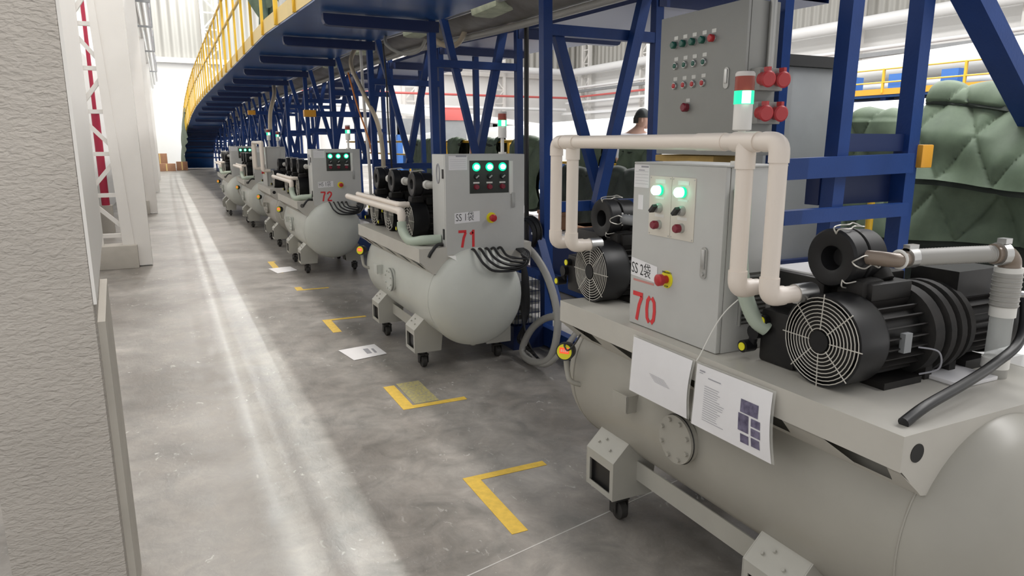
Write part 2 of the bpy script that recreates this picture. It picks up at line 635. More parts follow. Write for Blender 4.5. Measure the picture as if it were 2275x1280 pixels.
def laced_column(y, label, x0=-1.02, x1=-0.285, h=7.4, base=True, group='laced steel columns along the left wall'):
    t = thing('steel_column', label, 'column', (x1 - 0.3, y, 0), group)
    MB().box(x0, x0 + 0.2, y, y + 0.03, 0.02, h).box(x0 + 0.02, x0 + 0.18, y + 0.03, y + 0.15, 0.02, h).build(
        'column_chord', 'whitesteel', t)
    # tapered inner chord + broad plate
    MB().add([(-0.60, y - .02, 0.02), (-0.46, y - .02, 0.02), (-0.62, y - .02, 3.3), (-0.70, y - .02, 3.3),
              (-0.60, y + 0.12, 0.02), (-0.46, y + 0.12, 0.02), (-0.62, y + 0.12, 3.3), (-0.70, y + 0.12, 3.3)],
             [(0, 1, 2, 3), (4, 7, 6, 5), (0, 4, 5, 1), (1, 5, 6, 2), (2, 6, 7, 3), (3, 7, 4, 0)]).box(
        -0.70, -0.62, y - 0.02, y + 0.12, 3.3, h).build('column_chord', 'whitesteel', t)
    MB().add([(-0.46, y, 0.02), (x1, y, 0.02), (-0.31, y, 3.3), (-0.62, y, 3.3), (-0.46, y + 0.14, 0.02),
              (x1, y + 0.14, 0.02), (-0.31, y + 0.14, 3.3), (-0.62, y + 0.14, 3.3)],
             [(0, 1, 2, 3), (4, 7, 6, 5), (0, 4, 5, 1), (1, 5, 6, 2), (2, 6, 7, 3), (3, 7, 4, 0)]).box(
        -0.62, -0.31, y, y + 0.14, 3.3, h).build('column_flange', 'whitesteel', t)
    z = 0.42
    k = 0
    while z < h - 0.6:
        xr = -0.60 - 0.1 * z / 3.3
        MB().beam((x0 + 0.15, y + 0.05, z), (xr + 0.03, y + 0.05, z), 0.05, 0.05).build('lacing_bar', 'whitesteel', t)
        if k % 2 == 0:
            MB().beam((x0 + 0.15, y + 0.05, z + 0.40), (xr + 0.03, y + 0.05, z + 0.10), 0.05, 0.05).build(
                'lacing_bar', 'whitesteel', t)
        else:
            MB().beam((x0 + 0.15, y + 0.05, z + 0.10), (xr + 0.03, y + 0.05, z + 0.42), 0.05, 0.05).build(
                'lacing_bar', 'whitesteel', t)
        z += 0.52
        k += 1
    MB().bbox(x0 - 0.05, -0.44, y - 0.12, y + 0.2, 0, 0.30, 0.01).build('column_base', 'plinth', t)


laced_column(10.3, 'white laced steel column nearest behind the stucco pillar')
laced_column(18.1, 'white laced steel column second along the left wall')
laced_column(26, 'white laced steel column third along the left wall, hidden partly by the nearer ones')
laced_column(34, 'white laced steel column farthest along the left wall')

t = thing('fire_pipe', 'crimson vertical pipe with valve seen through the white lacing', 'pipe', (-1.05, 14.5, 0))
MB().cyl((-1.05, 14.5, 0.9), (-1.05, 14.5, 6), 0.032).build('riser', 'crimson', t)
MB().cyl((-1.05, 14.5, 0.5), (-1.05, 14.5, 2.1), 0.065).cyl((-1.05, 14.5, 2.1), (-1.05, 14.5, 2.16), 0.09).build(
    'lower_pipe', 'crimson', t)
MB().box(-1.15, -0.95, 14.4, 14.6, 0.0, 0.5).build('pipe_stand', 'plinth', t)

for i, (x, z, r) in enumerate(((-0.10, 5.3, 0.06), (-0.24, 5.1, 0.06), (-0.22, 5.4, 0.05), (-0.36, 4.9, 0.07))):
    o = MB().cyl((x, 11, z), (x, 49.4, z), r, n=12).build('overhead_pipe', 'steel' if i % 2 else 'pipewhite')
    tag(o, ['white pipe overhead along the left wall, nearest the aisle',
            'steel pipe overhead along the left wall, beside the aisle-side white pipe',
            'slim white pipe overhead along the left wall',
            'thick steel pipe overhead, closest to the left wall'][i], 'pipe', 'pipes high along the left wall')
for i, y in enumerate((15, 19, 23, 29, 37)):
    o = MB().beam((-1.35, y, 4.78), (-0.02, y, 4.78), 0.06, 0.05).beam((-0.03, y, 4.78), (-0.03, y, 5.5), 0.035).build(
        'pipe_bracket', 'duct')
    tag(o, 'grey bracket under the pipes along the left wall, %s from the camera' % (
        'nearest', 'second', 'third', 'fourth', 'farthest')[i] , 'bracket', 'pipe brackets on the left wall')

o = MB().box(1.5, 2.21, -2, 30, 7.8, 8.5).build('added_light_blocker', 'whitesteel', ang=0)  # unseen beam, added to cut off lamp light along the aisle floor
tag(o, 'long pale girder added above the view to bound the light stripe on the floor', 'girder')
# cardboard cartons at the far end
for i, (x0, x1, y0, z0, z1) in enumerate(((-0.72, 0.05, 46, 0, 0.98), (-0.5, 0.45, 45, 0, 0.42), (0.5, 1.1, 46, 0, 0.5))):
    t = thing('cardboard_box', ['tall brown cardboard box against the far white wall',
                                'low wide brown cardboard box in front of the taller one at the far wall',
                                'brown cardboard box beside the foot of the blue walkway end'][i], 'box',
              ((x0 + x1) / 2, y0, 0))
    MB().bbox(x0, x1, y0, y0 + 0.6, z0, z1, 0.01).build('carton', 'cardboard', t)
    MB().box((x0 + x1) / 2 - 0.03, (x0 + x1) / 2 + 0.03, y0 - 0.002, y0, z0 + .02, z1).build('packing_tape', 'toeboard', t)


# ================================================================== FLOOR MARKS
def lmark(xc, yc, xlen, ylen, up, label, wy=0.075, wx=0.05):
    """corner at (xc,yc); long leg along +X, other along +/-Y"""
    t = thing('floor_marking', label, 'floor tape', (xc, yc, 0), 'yellow corner tapes along the aisle')
    MB().box(xc, xc + xlen, yc, yc + (wx if not up else wx), 0.0005, 0.002).build('tape_strip', 'yellowtape', t)
    if up:
        MB().box(xc, xc + wy, yc + wx, yc + ylen, 0.0005, 0.002).build('tape_strip', 'yellowtape', t)
    else:
        MB().box(xc, xc + wy, yc - ylen, yc, 0.0005, 0.002).build('tape_strip', 'yellowtape', t)
    return t


lmark(1.155, 2.87, 0.44, 0.50, False, 'large yellow L-shaped floor tape nearest the camera, beside unit 70')
t = lmark(1.165, 3.905, 0.42, 0.45, True, 'yellow L-shaped floor tape with a worn yellow patch inside its corner')
MB().box(1.26, 1.42, 3.97, 4.38, 0.0005, 0.0015).build('worn_patch', 'wornyellow', t)
lmark(1.155, 6.31, 0.40, 0.43, False, 'yellow L-shaped floor tape just beyond the loose paper, left of unit 71')
lmark(1.165, 7.80, 0.35, 0.20, True, 'small yellow L-shaped floor tape between units 71 and 72')
lmark(1.12, 9.9, 0.10, 0.9, False, 'faint yellow floor tape beside unit 72, near the folded paper')
lmark(1.35, 1.62, 0.3, 0.12, False, 'bit of yellow floor tape at the bottom edge of the view')

t = thing('loose_paper', 'sheet of white paper with grey writing lying on the floor left of unit 71', 'paper', (1.2, 5.2, 0))
MB().add([(1.13, 5.02, .003), (1.40, 5.08, .003), (1.38, 5.38, .003), (1.08, 5.33, .003)], [(0, 1, 2, 3)]).build('sheet', 'paper', t, ang=0, fix=False)
MB().box(1.26, 1.30, 5.14, 5.28, .0035, .004).box(1.32, 1.34, 5.14, 5.26, .0035, .004).build('print', 'inkgrey', t)
o = MB().add([(1.12, 8.98, .003), (1.38, 9.1, .003), (1.34, 9.42, .003), (1.06, 9.38, .003)], [(0, 1, 2, 3)]).build(
    'loose_paper', 'paper', ang=0, fix=False)
tag(o, 'small white paper lying on the floor beside unit 72', 'paper')


# ================================================================== VACUUM PUMP UNITS
ZT = 0.923  # tray top


def pump_motor_set(root, X0, yc, z0, full=True, filt=(0.09, 0.085, 1.275), foff=0.065):
    """one rotary vane vacuum pump: finned motor along +X with fan cover and wire grille, pump block, air filter"""
    r = 0.131
    zc = z0 + r + 0.001
    A = lambda x, z=zc, y=yc: (X0 + x, y, z)
    mt = MB()
    mt.lathe(A(0.018), A(0.35), [(0, 0.105), (0.01, 0.105), (0.02, 0.095), (1, 0.095)], 28)
    mt.box(X0 + 0.14, X0 + 0.30, yc - 0.11, yc + 0.11, z0, z0 + 0.02)
    motor = mt.build('motor', 'black', root)
    fc = MB()
    fc.lathe(A(0.004), A(0.125), [(0, r - 0.006), (0.0, r), (0.85, r), (1.0, r - 0.008), (1.0, 0.1)], 40, cap=False)
    fc.cyl(A(0.03), A(0.034), r - 0.004, n=32)
    fc.build('fan_cover', 'blackplastic', motor)
    g = MB()
    nring = 9 if full else 5
    for k in range(nring):
        g.ring(A(0.002 - 0.010 * (1 - (k / (nring - 1)) ** 2) * 0.5), (1, 0, 0), 0.037 + (r - 0.045) * k / (nring - 1),
               0.0016 if full else 0.0025, n=36, m=5)
    for k in range(8):
        a = PI / 4 * k
        ca, sa = math.cos(a), math.sin(a)
        g.tube([(X0 - 0.003, yc + 0.034 * ca, zc + 0.034 * sa), (X0 + 0.002, yc + (r + 0.003) * ca, zc + (r + 0.003) * sa)],
               0.0018 if full else 0.003, 5, smooth=False)
    g.build('fan_grille', 'grille', motor, label='pale round wire grille')
    MB().cyl(A(-0.005), A(0.006), 0.030, n=20).build('fan_hub', 'blackplastic', motor)
    fins = MB()
    nf = 24 if full else 16
    for k in range(nf):
        a = 2 * PI * (k + 0.5) / nf
        ca, sa = math.cos(a), math.sin(a)
        fins.beam((X0 + 0.13, yc + 0.105 * ca, zc + 0.105 * sa), (X0 + 0.30, yc + 0.105 * ca, zc + 0.105 * sa), 0.026,
                  0.004, up=(0, -sa, ca))
    fins.build('cooling_fins', 'fin', motor)
    if full:
        MB().box(X0 + 0.18, X0 + 0.21, yc - 0.128, yc - 0.112, zc - 0.025, zc + 0.03).build('nameplate', 'duct', motor)
        MB().tube([(X0 + 0.26, yc - 0.115, zc - 0.02), (X0 + 0.30, yc - 0.15, zc - 0.03), (X0 + 0.31, yc - 0.15, zc - 0.08),
                   (X0 + 0.27, yc - 0.12, zc - 0.10)], 0.0025, 6).build('lead_wire', 'inkgrey', motor)
    fl = MB()
    fl.lathe(A(0.30), A(0.50), [(0, 0.09), (0.02, 0.135), (0.2, 0.138), (0.22, 0.118), (0.30, 0.118), (0.32, 0.142),
                               (0.44, 0.142), (0.46, 0.122), (0.54, 0.122), (0.56, 0.142), (0.68, 0.142), (0.7, 0.12),
                               (0.78, 0.12), (0.8, 0.138), (0.98, 0.13), (1, 0.09)], 40)
    fl.box(X0 + 0.33, X0 + 0.36, yc - 0.10, yc + 0.10, z0, zc)
    fl.box(X0 + 0.44, X0 + 0.47, yc - 0.10, yc + 0.10, z0, zc)
    fl.build('pump_cylinder', 'dusty', root)
    m2 = MB()
    m2.lathe(A(0.50), A(0.74), [(0, 0.09), (1, 0.09)], 28)
    m2.box(X0 + 0.48, X0 + 0.68, yc - 0.07, yc + 0.08, zc + 0.09, zc + 0.17)
    m2.box(X0 + 0.52, X0 + 0.64, yc - 0.1, yc + 0.1, z0, z0 + 0.03)
    mo2 = m2.build('motor', 'black', root)
    fins = MB()
    for k in range(nf):
        a = 2 * PI * (k + 0.5) / nf
        ca, sa = math.cos(a), math.sin(a)
        fins.beam((X0 + 0.50, yc + 0.10 * ca, zc + 0.10 * sa), (X0 + 0.70, yc + 0.10 * ca, zc + 0.10 * sa), 0.022,
                  0.004, up=(0, -sa, ca))
    fins.build('cooling_fins', 'fin', mo2)
    if full:
        MB().lathe(A(0.70), A(0.80), [(0, 0.118), (0.1, 0.122), (0.8, 0.12), (1, 0.08)], 32).build('fan_cover', 'blackplastic',
                                                                                          mo2)
    # pump block beyond the motor
    pb = MB()
    pb.bbox(X0 + 0.04, X0 + 0.36, yc + 0.12, yc + 0.26, z0, z0 + 0.17, 0.012)
    pb.bbox(X0 + 0.10, X0 + 0.46, yc + 0.085, yc + 0.285, z0 + 0.15, z0 + 0.285, 0.008)
    pb.bbox(X0 + 0.13, X0 + 0.30, yc - 0.05, yc + 0.12, z0 + 0.24, z0 + 0.29, 0.008)
    for k in range(6):
        pb.box(X0 + 0.05 + 0.05 * k, X0 + 0.062 + 0.05 * k, yc + 0.118, yc + 0.262, z0 + 0.02, z0 + 0.16)
    blk = pb.build('pump_body', 'black', root)
    MB().cyl((X0 + 0.045, yc + 0.235, z0 + 0.135), (X0 + 0.02, yc + 0.235, z0 + 0.135), 0.017, n=16).cyl(
        (X0 + 0.045, yc + 0.29, z0 + 0.04), (X0 - 0.0, yc + 0.29, z0 + 0.04), 0.020, n=16).cyl(
        (X0 + 0.06, yc + 0.27, z0 + 0.09), (X0 + 0.02, yc + 0.27, z0 + 0.09), 0.024, n=16).cyl(
        (X0 + 0.035, yc + 0.285, z0 + 0.04), (X0 + 0.035, yc + 0.275, z0 + 0.09), 0.014, n=12).build('oil_fitting',
                                                                                                 'blackplastic', blk)
    MB().cyl((X0 + 0.019, yc + 0.235, z0 + 0.135), (X0 + 0.016, yc + 0.235, z0 + 0.135), 0.013, n=16).cyl(
        (X0 - 0.001, yc + 0.29, z0 + 0.04), (X0 - 0.004, yc + 0.29, z0 + 0.04), 0.013, n=16).build('oil_cap', 'yellowlabel',
                                                                                             blk, label='round yellow caps')
    # neck and filter
    fx, fr, fz = filt
    fy = yc + foff
    nk = MB()
    nk.bbox(X0 + fx + 0.10, X0 + fx + 0.19, yc - 0.02, yc + 0.07, z0 + 0.27, fz - 0.065, 0.008)
    nk.cyl((X0 + fx + 0.145, yc + 0.0, fz - 0.07), (X0 + fx + 0.145, yc + 0.03, fz - 0.03), 0.035, n=16)
    nk.bbox(X0 + fx + 0.02, X0 + fx + 0.12, yc - 0.035, yc + 0.055, z0 + 0.24, z0 + 0.30, 0.02)
    nk.build('intake_neck', 'dusty', root)
    fb = MB()
    fb.lathe((X0 + fx, fy, fz), (X0 + fx + 0.15, fy, fz),
             [(0.30, 0.026), (0.03, 0.036), (0.0, 0.045), (0.0, fr - 0.006), (0.05, fr), (0.36, fr), (0.38, fr - 0.007),
              (0.42, fr - 0.007), (0.44, fr), (0.5, fr), (0.52, fr - 0.006), (0.94, fr - 0.008), (1.0, fr - 0.03)], 40)
    fil = fb.build('air_filter', 'blackplastic', root)
    if not full:
        MB().cyl((X0 + fx + 0.085, fy - 0.07, fz), (X0 + fx + 0.085, fy - 0.115, fz), 0.03, n=16).build('outlet_collar', 'tape', fil)
        MB().tube([(X0 + fx + 0.085, fy - 0.10, fz), (X0 + fx + 0.095, fy - 0.15, fz), (X0 + fx + 0.15, fy - 0.17, fz),
                   (X0 + fx + 0.6, fy - 0.17, fz - 0.02)], 0.026, 12).build('outlet_hose', 'hose', fil)
    for a0 in ((100, 230, 180) if full else (95,)):
        a = R(a0)
        cl = MB()
        for s in (-1, 1):
            pts = []
            for (xx, rr, da) in ((0.0, fr - 0.012, 0.0), (-0.004, fr + 0.004, s * 0.10), (0.03, fr + 0.008, s * 0.20),
                                 (0.055, fr + 0.010, s * 0.09), (0.085, fr + 0.012, s * 0.20), (0.10, fr + 0.004, 0.0)):
                pts.append((X0 + fx + xx, fy + rr * math.cos(a + da), fz + rr * math.sin(a + da)))
            cl.tube(pts, 0.0022, 5, sub=4)
        cl.build('wire_clip', 'grille', fil, label='bent bright wire clips')
    return fx, fy, fz


def tower(root, x, y, z0, top=True):
    s = MB()
    s.cyl((x, y, z0 - 0.001), (x, y, z0 + 0.012), 0.028, n=20)
    s.cyl((x, y, z0), (x, y, z0 + 0.11), 0.012, 0.012, n=14)
    s.lathe((x, y, z0 + 0.105), (x, y, z0 + 0.185), [(0, 0.022), (0.04, 0.0285), (1, 0.0285)], 28)
    tw = s.build('signal_tower', 'whiteplastic', root)
    MB().cyl((x, y, z0 + 0.185), (x, y, z0 + 0.225), 0.030, n=28).build('green_lens', 'towergreen', tw,
                                                                       label='lit green lens')
    d = Vector((-x, -y, 0)).normalized()
    sd = Vector((d.y, -d.x, 0))
    # glowing rod on the camera side, standing in for the lens's bright spot
    c = Vector((x, y, z0 + 0.205)) + d * 0.026 - sd * 0.007
    MB().cyl(c - Vector((0, 0, 0.0185)), c + Vector((0, 0, 0.0185)), 0.0135, n=16).build('lens_bright_spot', 'towerspot', tw)
    MB().lathe((x, y, z0 + 0.225), (x, y, z0 + 0.268),
               [(0, 0.030), (0.15, 0.0295), (0.2, 0.030), (0.35, 0.0295), (0.4, 0.030), (1, 0.029)], 28).build(
        'red_lens', 'towerred', tw, label='unlit red lens')
    MB().lathe((x, y, z0 + 0.268), (x, y, z0 + 0.282), [(0, 0.030), (0.6, 0.030), (1, 0.026)], 28).build('tower_cap',
                                                                                                     'towercap', tw)


def chassis(root, X, Y, L=1.62, tankmat='tank', full=True, hole='blackplastic', ymid=None):
    """tank on four caster brackets with a sheet-steel tray on top. X = aisle-side tray edge, Y = near tray end"""
    cx, cz, r = X + 0.40, 0.57, 0.34
    W = 0.82
    ya, yb = Y + 0.02, Y + L - 0.02
    hd = 0.18
    prof = []
    tot = (yb + hd) - (ya - hd)
    for k in range(13):
        a = PI / 2 * k / 12
        prof.append(((hd - hd * math.cos(a)) / tot, max(r * math.sin(a) ** 0.9, 0.001)))
    for k in range(12, -1, -1):
        a = PI / 2 * k / 12
        prof.append(((tot - hd + hd * math.cos(a)) / tot, max(r * math.sin(a) ** 0.9, 0.001)))
    tk = MB().lathe((cx, ya - hd, cz), (cx, yb + hd, cz), prof, 56)
    tk.ring((cx, ya + 0.004, cz), (0, 1, 0), r, 0.0035, n=56).ring((cx, yb - 0.004, cz), (0, 1, 0), r, 0.0035, n=56)
    tk.cyl((cx, ya + 0.05, cz - r - 0.02), (cx, ya + 0.05, cz - r + 0.01), 0.018, n=12)
    tank = tk.build('tank', tankmat, root, ang=50)
    # flanged inspection plate and name plate on the aisle side
    fy, fz = Y + (0.85 if not ymid else ymid), cz + 0.0
    fm = MB()
    ang = R(5)
    fm.lathe((cx - r + 0.02, fy, fz), (cx - r - 0.030, fy, fz), [(0, 0.055), (0.35, 0.055), (0.36, 0.088), (1.0, 0.088)], 32)
    fl = fm.build('flange', tankmat, root)
    gm = MB().ring((cx - r - 0.018, fy, fz), (1, 0, 0), 0.0885, 0.0022, n=36)
    gm.build('flange_gasket', 'cable', fl)
    for k in range(8):
        a = 2 * PI * (k + 0.5) / 8
        MB().cyl((cx - r - 0.028, fy + 0.072 * math.cos(a), fz + 0.072 * math.sin(a)),
                (cx - r - 0.040, fy + 0.072 * math.cos(a), fz + 0.072 * math.sin(a)), 0.008, n=6).build(
            'bolt', tankmat, fl)
    MB().bbox(cx - r - 0.045, cx - r - 0.040, fy + 0.27, fy + 0.37, cz + 0.0, cz + 0.07, 0.002).box(
        cx - r - 0.045, cx - r + 0.02, fy + 0.27, fy + 0.275, cz + 0.0, cz + 0.07).build('rating_plate', tankmat, root)
    # tray: top sheet with folded lip, sloping skirts with cut-outs, end plates
    t = MB()
    t.box(X + 0.0062, X + W - 0.0062, Y + 0.0062, Y + L - 0.0062, ZT - 0.006, ZT - 0.0006)
    lip = 0.092
    t.box(X, X + 0.006, Y, Y + L, ZT - lip + 0.0003, ZT)
    t.box(X + W - 0.006, X + W, Y, Y + L, ZT - lip, ZT)
    zb = ZT - lip
    xi = X + 0.085
    zi = zb - 0.07
    openings = [(0.035, 0.22), (0.36, 0.52), (0.70, 0.86), (1.07, 1.23), (1.36, 1.52)]
    segs = []
    prev = 0.0
    for a, b in openings:
        segs.append((prev, a))
        prev = b
    segs.append((prev, L))
    for a, b, xo, xin in [(a, b, X, xi) for a, b in segs] + [(0.0, L, X + W, X + W - 0.085)]:
        d0 = 0.0 if a == 0 else 0.035
        d1 = 0.0 if b == L else 0.035
        if True:
            t.add([(xo, Y + a, zb), (xo, Y + b, zb), (xin, Y + b + d1, zi), (xin, Y + a - d0, zi),
                   (xo + (xin - xo) * .05, Y + a, zb - .004), (xo + (xin - xo) * .05, Y + b, zb - .004),
                   (xin, Y + b + d1, zi - .004), (xin, Y + a - d0, zi - .004)],
                  [(0, 1, 2, 3), (4, 7, 6, 5), (0, 3, 7, 4), (1, 5, 6, 2)])
    t.add([(xi - .001, Y + .01, zi + .001), (xi - .001, Y + L - .01, zi + .001), (xi + .05, Y + L - .01, zi - .045), (xi + .05, Y + .01, zi - .045)], [(0, 1, 2, 3)])
    # end plates following the tank
    for ye, sgn in ((Y + 0.0003, 1), (Y + L - 0.0063, 1)):
        poly = [(X + .0062, ZT - .0003), (X + .0062, zb), (xi + .005, zi - 0.01)]
        a0 = math.atan2(zi - 0.01 - cz, xi + .02 - cx)
        a1 = math.atan2(zi - 0.01 - cz, -(xi + .02 - cx))
        n = 18
        for k in range(n + 1):
            a = a0 + (a1 - a0) * k / n
            poly.append((cx + (r - .002) * math.cos(a), cz + (r - .002) * math.sin(a)))
        poly += [(X + W - 0.09, zi - 0.01), (X + W - .0062, zb), (X + W - .0062, ZT - .0003)]
        t.prism(poly, 'xz', ye, ye + 0.006)
    tray = t.build('tray', 'paint2', root, ang=30)
    # disc on the end plate; its dark colour paints the shade of a hole
    MB().cyl((X + 0.055, Y - 0.0012, ZT - 0.052), (X + 0.055, Y + 0.001, ZT - 0.052), 0.024, n=24).build('hole_shade_disc', hole,
                                                                                                    tray,
                                                                                                    label='round disc painted as the shaded hole in the end plate')
    # caster brackets, base rail
    for yy in (Y + 0.31, Y + 1.25):
        for side in (-1, 1):
            S = lambda x: cx + side * (cx - x)  # mirror helper: x given for the aisle side
            if side < 0:
                S = lambda x: x
            else:
                S = lambda x: 2 * (X + 0.43) - x
            xo, xa, xin = X + 0.05, X + 0.145, X + 0.27
            b = MB()
            zb0 = 0.125
            poly = [(S(xo), zb0), (S(xo), 0.295), (S(xa), 0.39), (S(xin), 0.31), (S(xin - 0.02), zb0)]
            y0, y1 = yy, yy + 0.205
            # side sheets
            for q in (y0, y1 - 0.004):
                b.prism(poly, 'xz', q, q + 0.004)
            y0_, y1_ = y0, y1
            y0, y1 = y0 + 0.0045, y1 - 0.0045
            # roof sheet
            b.add([(S(xo), y0, 0.295), (S(xo), y1, 0.295), (S(xa), y1, 0.39), (S(xa), y0, 0.39),
                   (S(xo), y0, 0.291), (S(xo), y1, 0.291), (S(xa), y1, 0.386), (S(xa), y0, 0.386)],
                  [(0, 1, 2, 3), (4, 7, 6, 5), (0, 3, 7, 4), (1, 5, 6, 2), (2, 6, 7, 3), (0, 4, 5, 1)])
            # outer face with a rectangular opening
            x_, x2_ = sorted((S(xo + 0.0006), S(xo + 0.0046)))
            b.box(x_, x2_, y0, y0 + 0.02, zb0 + 0.001, 0.293).box(x_, x2_, y1 - 0.02, y1, zb0 + 0.001, 0.293)
            b.box(x_, x2_, y0 + 0.02, y1 - 0.02, 0.255, 0.293).box(x_, x2_, y0 + 0.02, y1 - 0.02, zb0 + 0.001, 0.15)
            x_, x2_ = sorted((S(xo + 0.006), S(xin - 0.024)))
            b.box(x_, x2_, y0, y1, zb0 + 0.001, zb0 + 0.005)
            for (bx, by) in ((0.3, 0.3), (0.55, 0.6), (0.35, 0.75)):
                px_ = xo + (xa - xo) * bx
                pz_ = 0.295 + 0.095 * bx
                b.cyl((S(px_), y0 + 0.2 * by, pz_ - .002), (S(px_ - 0.006), y0 + 0.2 * by, pz_ + 0.006), 0.006, n=6)
            br = b.build('caster_bracket', 'paint', root, ang=25)
            MB().box(*sorted((S(xo + 0.020), S(xo + 0.022))), y0 + 0.01, y1 - 0.01, 0.14, 0.26).build('opening_shade', 'cable', br)  # black sheet set inside the opening to stand for its shade
            y0, y1 = y0_, y1_
            xw = S(xo + 0.085)
            yw = yy + 0.07
            c = MB()
            c.cyl((xw, yw, 0.095), (xw, yw, 0.126), 0.022, n=16)
            c.box(xw - 0.034, xw + 0.034, yw - 0.03, yw + 0.03, 0.090, 0.097)
            c.box(xw - 0.034, xw - 0.029, yw - 0.022, yw + 0.022, 0.03, 0.095)
            c.box(xw + 0.029, xw + 0.034, yw - 0.022, yw + 0.022, 0.03, 0.095)
            c.cyl((xw - 0.036, yw - 0.006, 0.042), (xw + 0.036, yw - 0.006, 0.042), 0.007, n=8)
            c.lathe((xw - 0.022, yw - 0.006, 0.0425), (xw + 0.022, yw - 0.006, 0.0425),
                    [(0, 0.03), (0.15, 0.042), (0.85, 0.042), (1, 0.03)], 24)
            c.build('caster', 'rubber', br, label='black swivel caster')
    for xr in (X + 0.17, X + W - 0.175):
        MB().box(xr, xr + 0.006, Y + 0.42, Y + 1.36, 0.20, 0.285).build('base_rail', 'paint', root)
    return cx, cz, r, tray


def gauge(root, X, Y, zc=0.70):
    x, y = X + 0.01, Y + 1.58
    g = MB()
    d = Vector((-0.75, -0.62, 0.1)).normalized()
    c = Vector((x, y, zc))
    g.lathe(c - d * -0.022, c - d * 0.03, [(0, 0.040), (0.3, 0.042), (0.9, 0.038), (1, 0.02)], 24)
    gg = g.build('pressure_gauge', 'cable', root)
    MB().cyl(c + d * 0.0225, c + d * 0.0245, 0.034, n=24).build('gauge_ring', 'yellowlabel', gg)
    f = MB()
    up = Vector((0, 0, 1))
    s = d.cross(up).normalized()
    u = s.cross(d)
    q = c + d * 0.0255 + u * 0.004
    f.add([q - s * 0.022 - u * 0.012, q + s * 0.022 - u * 0.012, q + s * 0.022 + u * 0.014, q - s * 0.022 + u * 0.014],
          [(0, 1, 2, 3)])
    f.build('lit_display', mat('lit_red_display', (0.6, 0.05, 0.02), 0.4, emit=(1.0, 0.10, 0.03), es=0.8), gg, ang=0, fix=False)
    m = MB()
    for i, xx in enumerate((-0.014, -0.005, 0.004, 0.013)):
        q = c + d * 0.0262 + s * xx + u * 0.004
        m.add([q - s * 0.0022 - u * 0.005, q + s * 0.0022 - u * 0.005, q + s * 0.0022 + u * 0.006,
               q - s * 0.0022 + u * 0.006], [(0, 1, 2, 3)])
    m.build('display_digits', 'tape', gg, ang=0, fix=False)
    MB().tube([c - Vector((0, 0, 0.03)), (x + 0.005, y - 0.005, zc - 0.09), (x + 0.015, y - 0.02, zc - 0.135),
               (x + 0.07, y - 0.04, zc - 0.155), (x + 0.14, y - 0.06, zc - 0.155)], 0.012, 10).build('gauge_stem', 'tank',
                                                                                                  gg)


def estop(par, c, n, xd, S=1.0):
    """mushroom stop with yellow ring; n = outward, xd = in-plane right"""
    c = Vector(c)
    n = Vector(n)
    r = MB().cyl(c, c + n * 0.003, 0.031 * S, n=32).build('stop_ring', 'yellowlabel', par, label='yellow emergency ring')
    e = MB()
    e.lathe(c + n * 0.003, c + n * 0.045, [(0, 0.014 * S), (0.5, 0.014 * S), (0.52, 0.021 * S), (0.9, 0.021 * S), (1.0, 0.015 * S)], 24)
    e.build('emergency_stop', 'redbtn', par, label='red mushroom stop button')
    return r


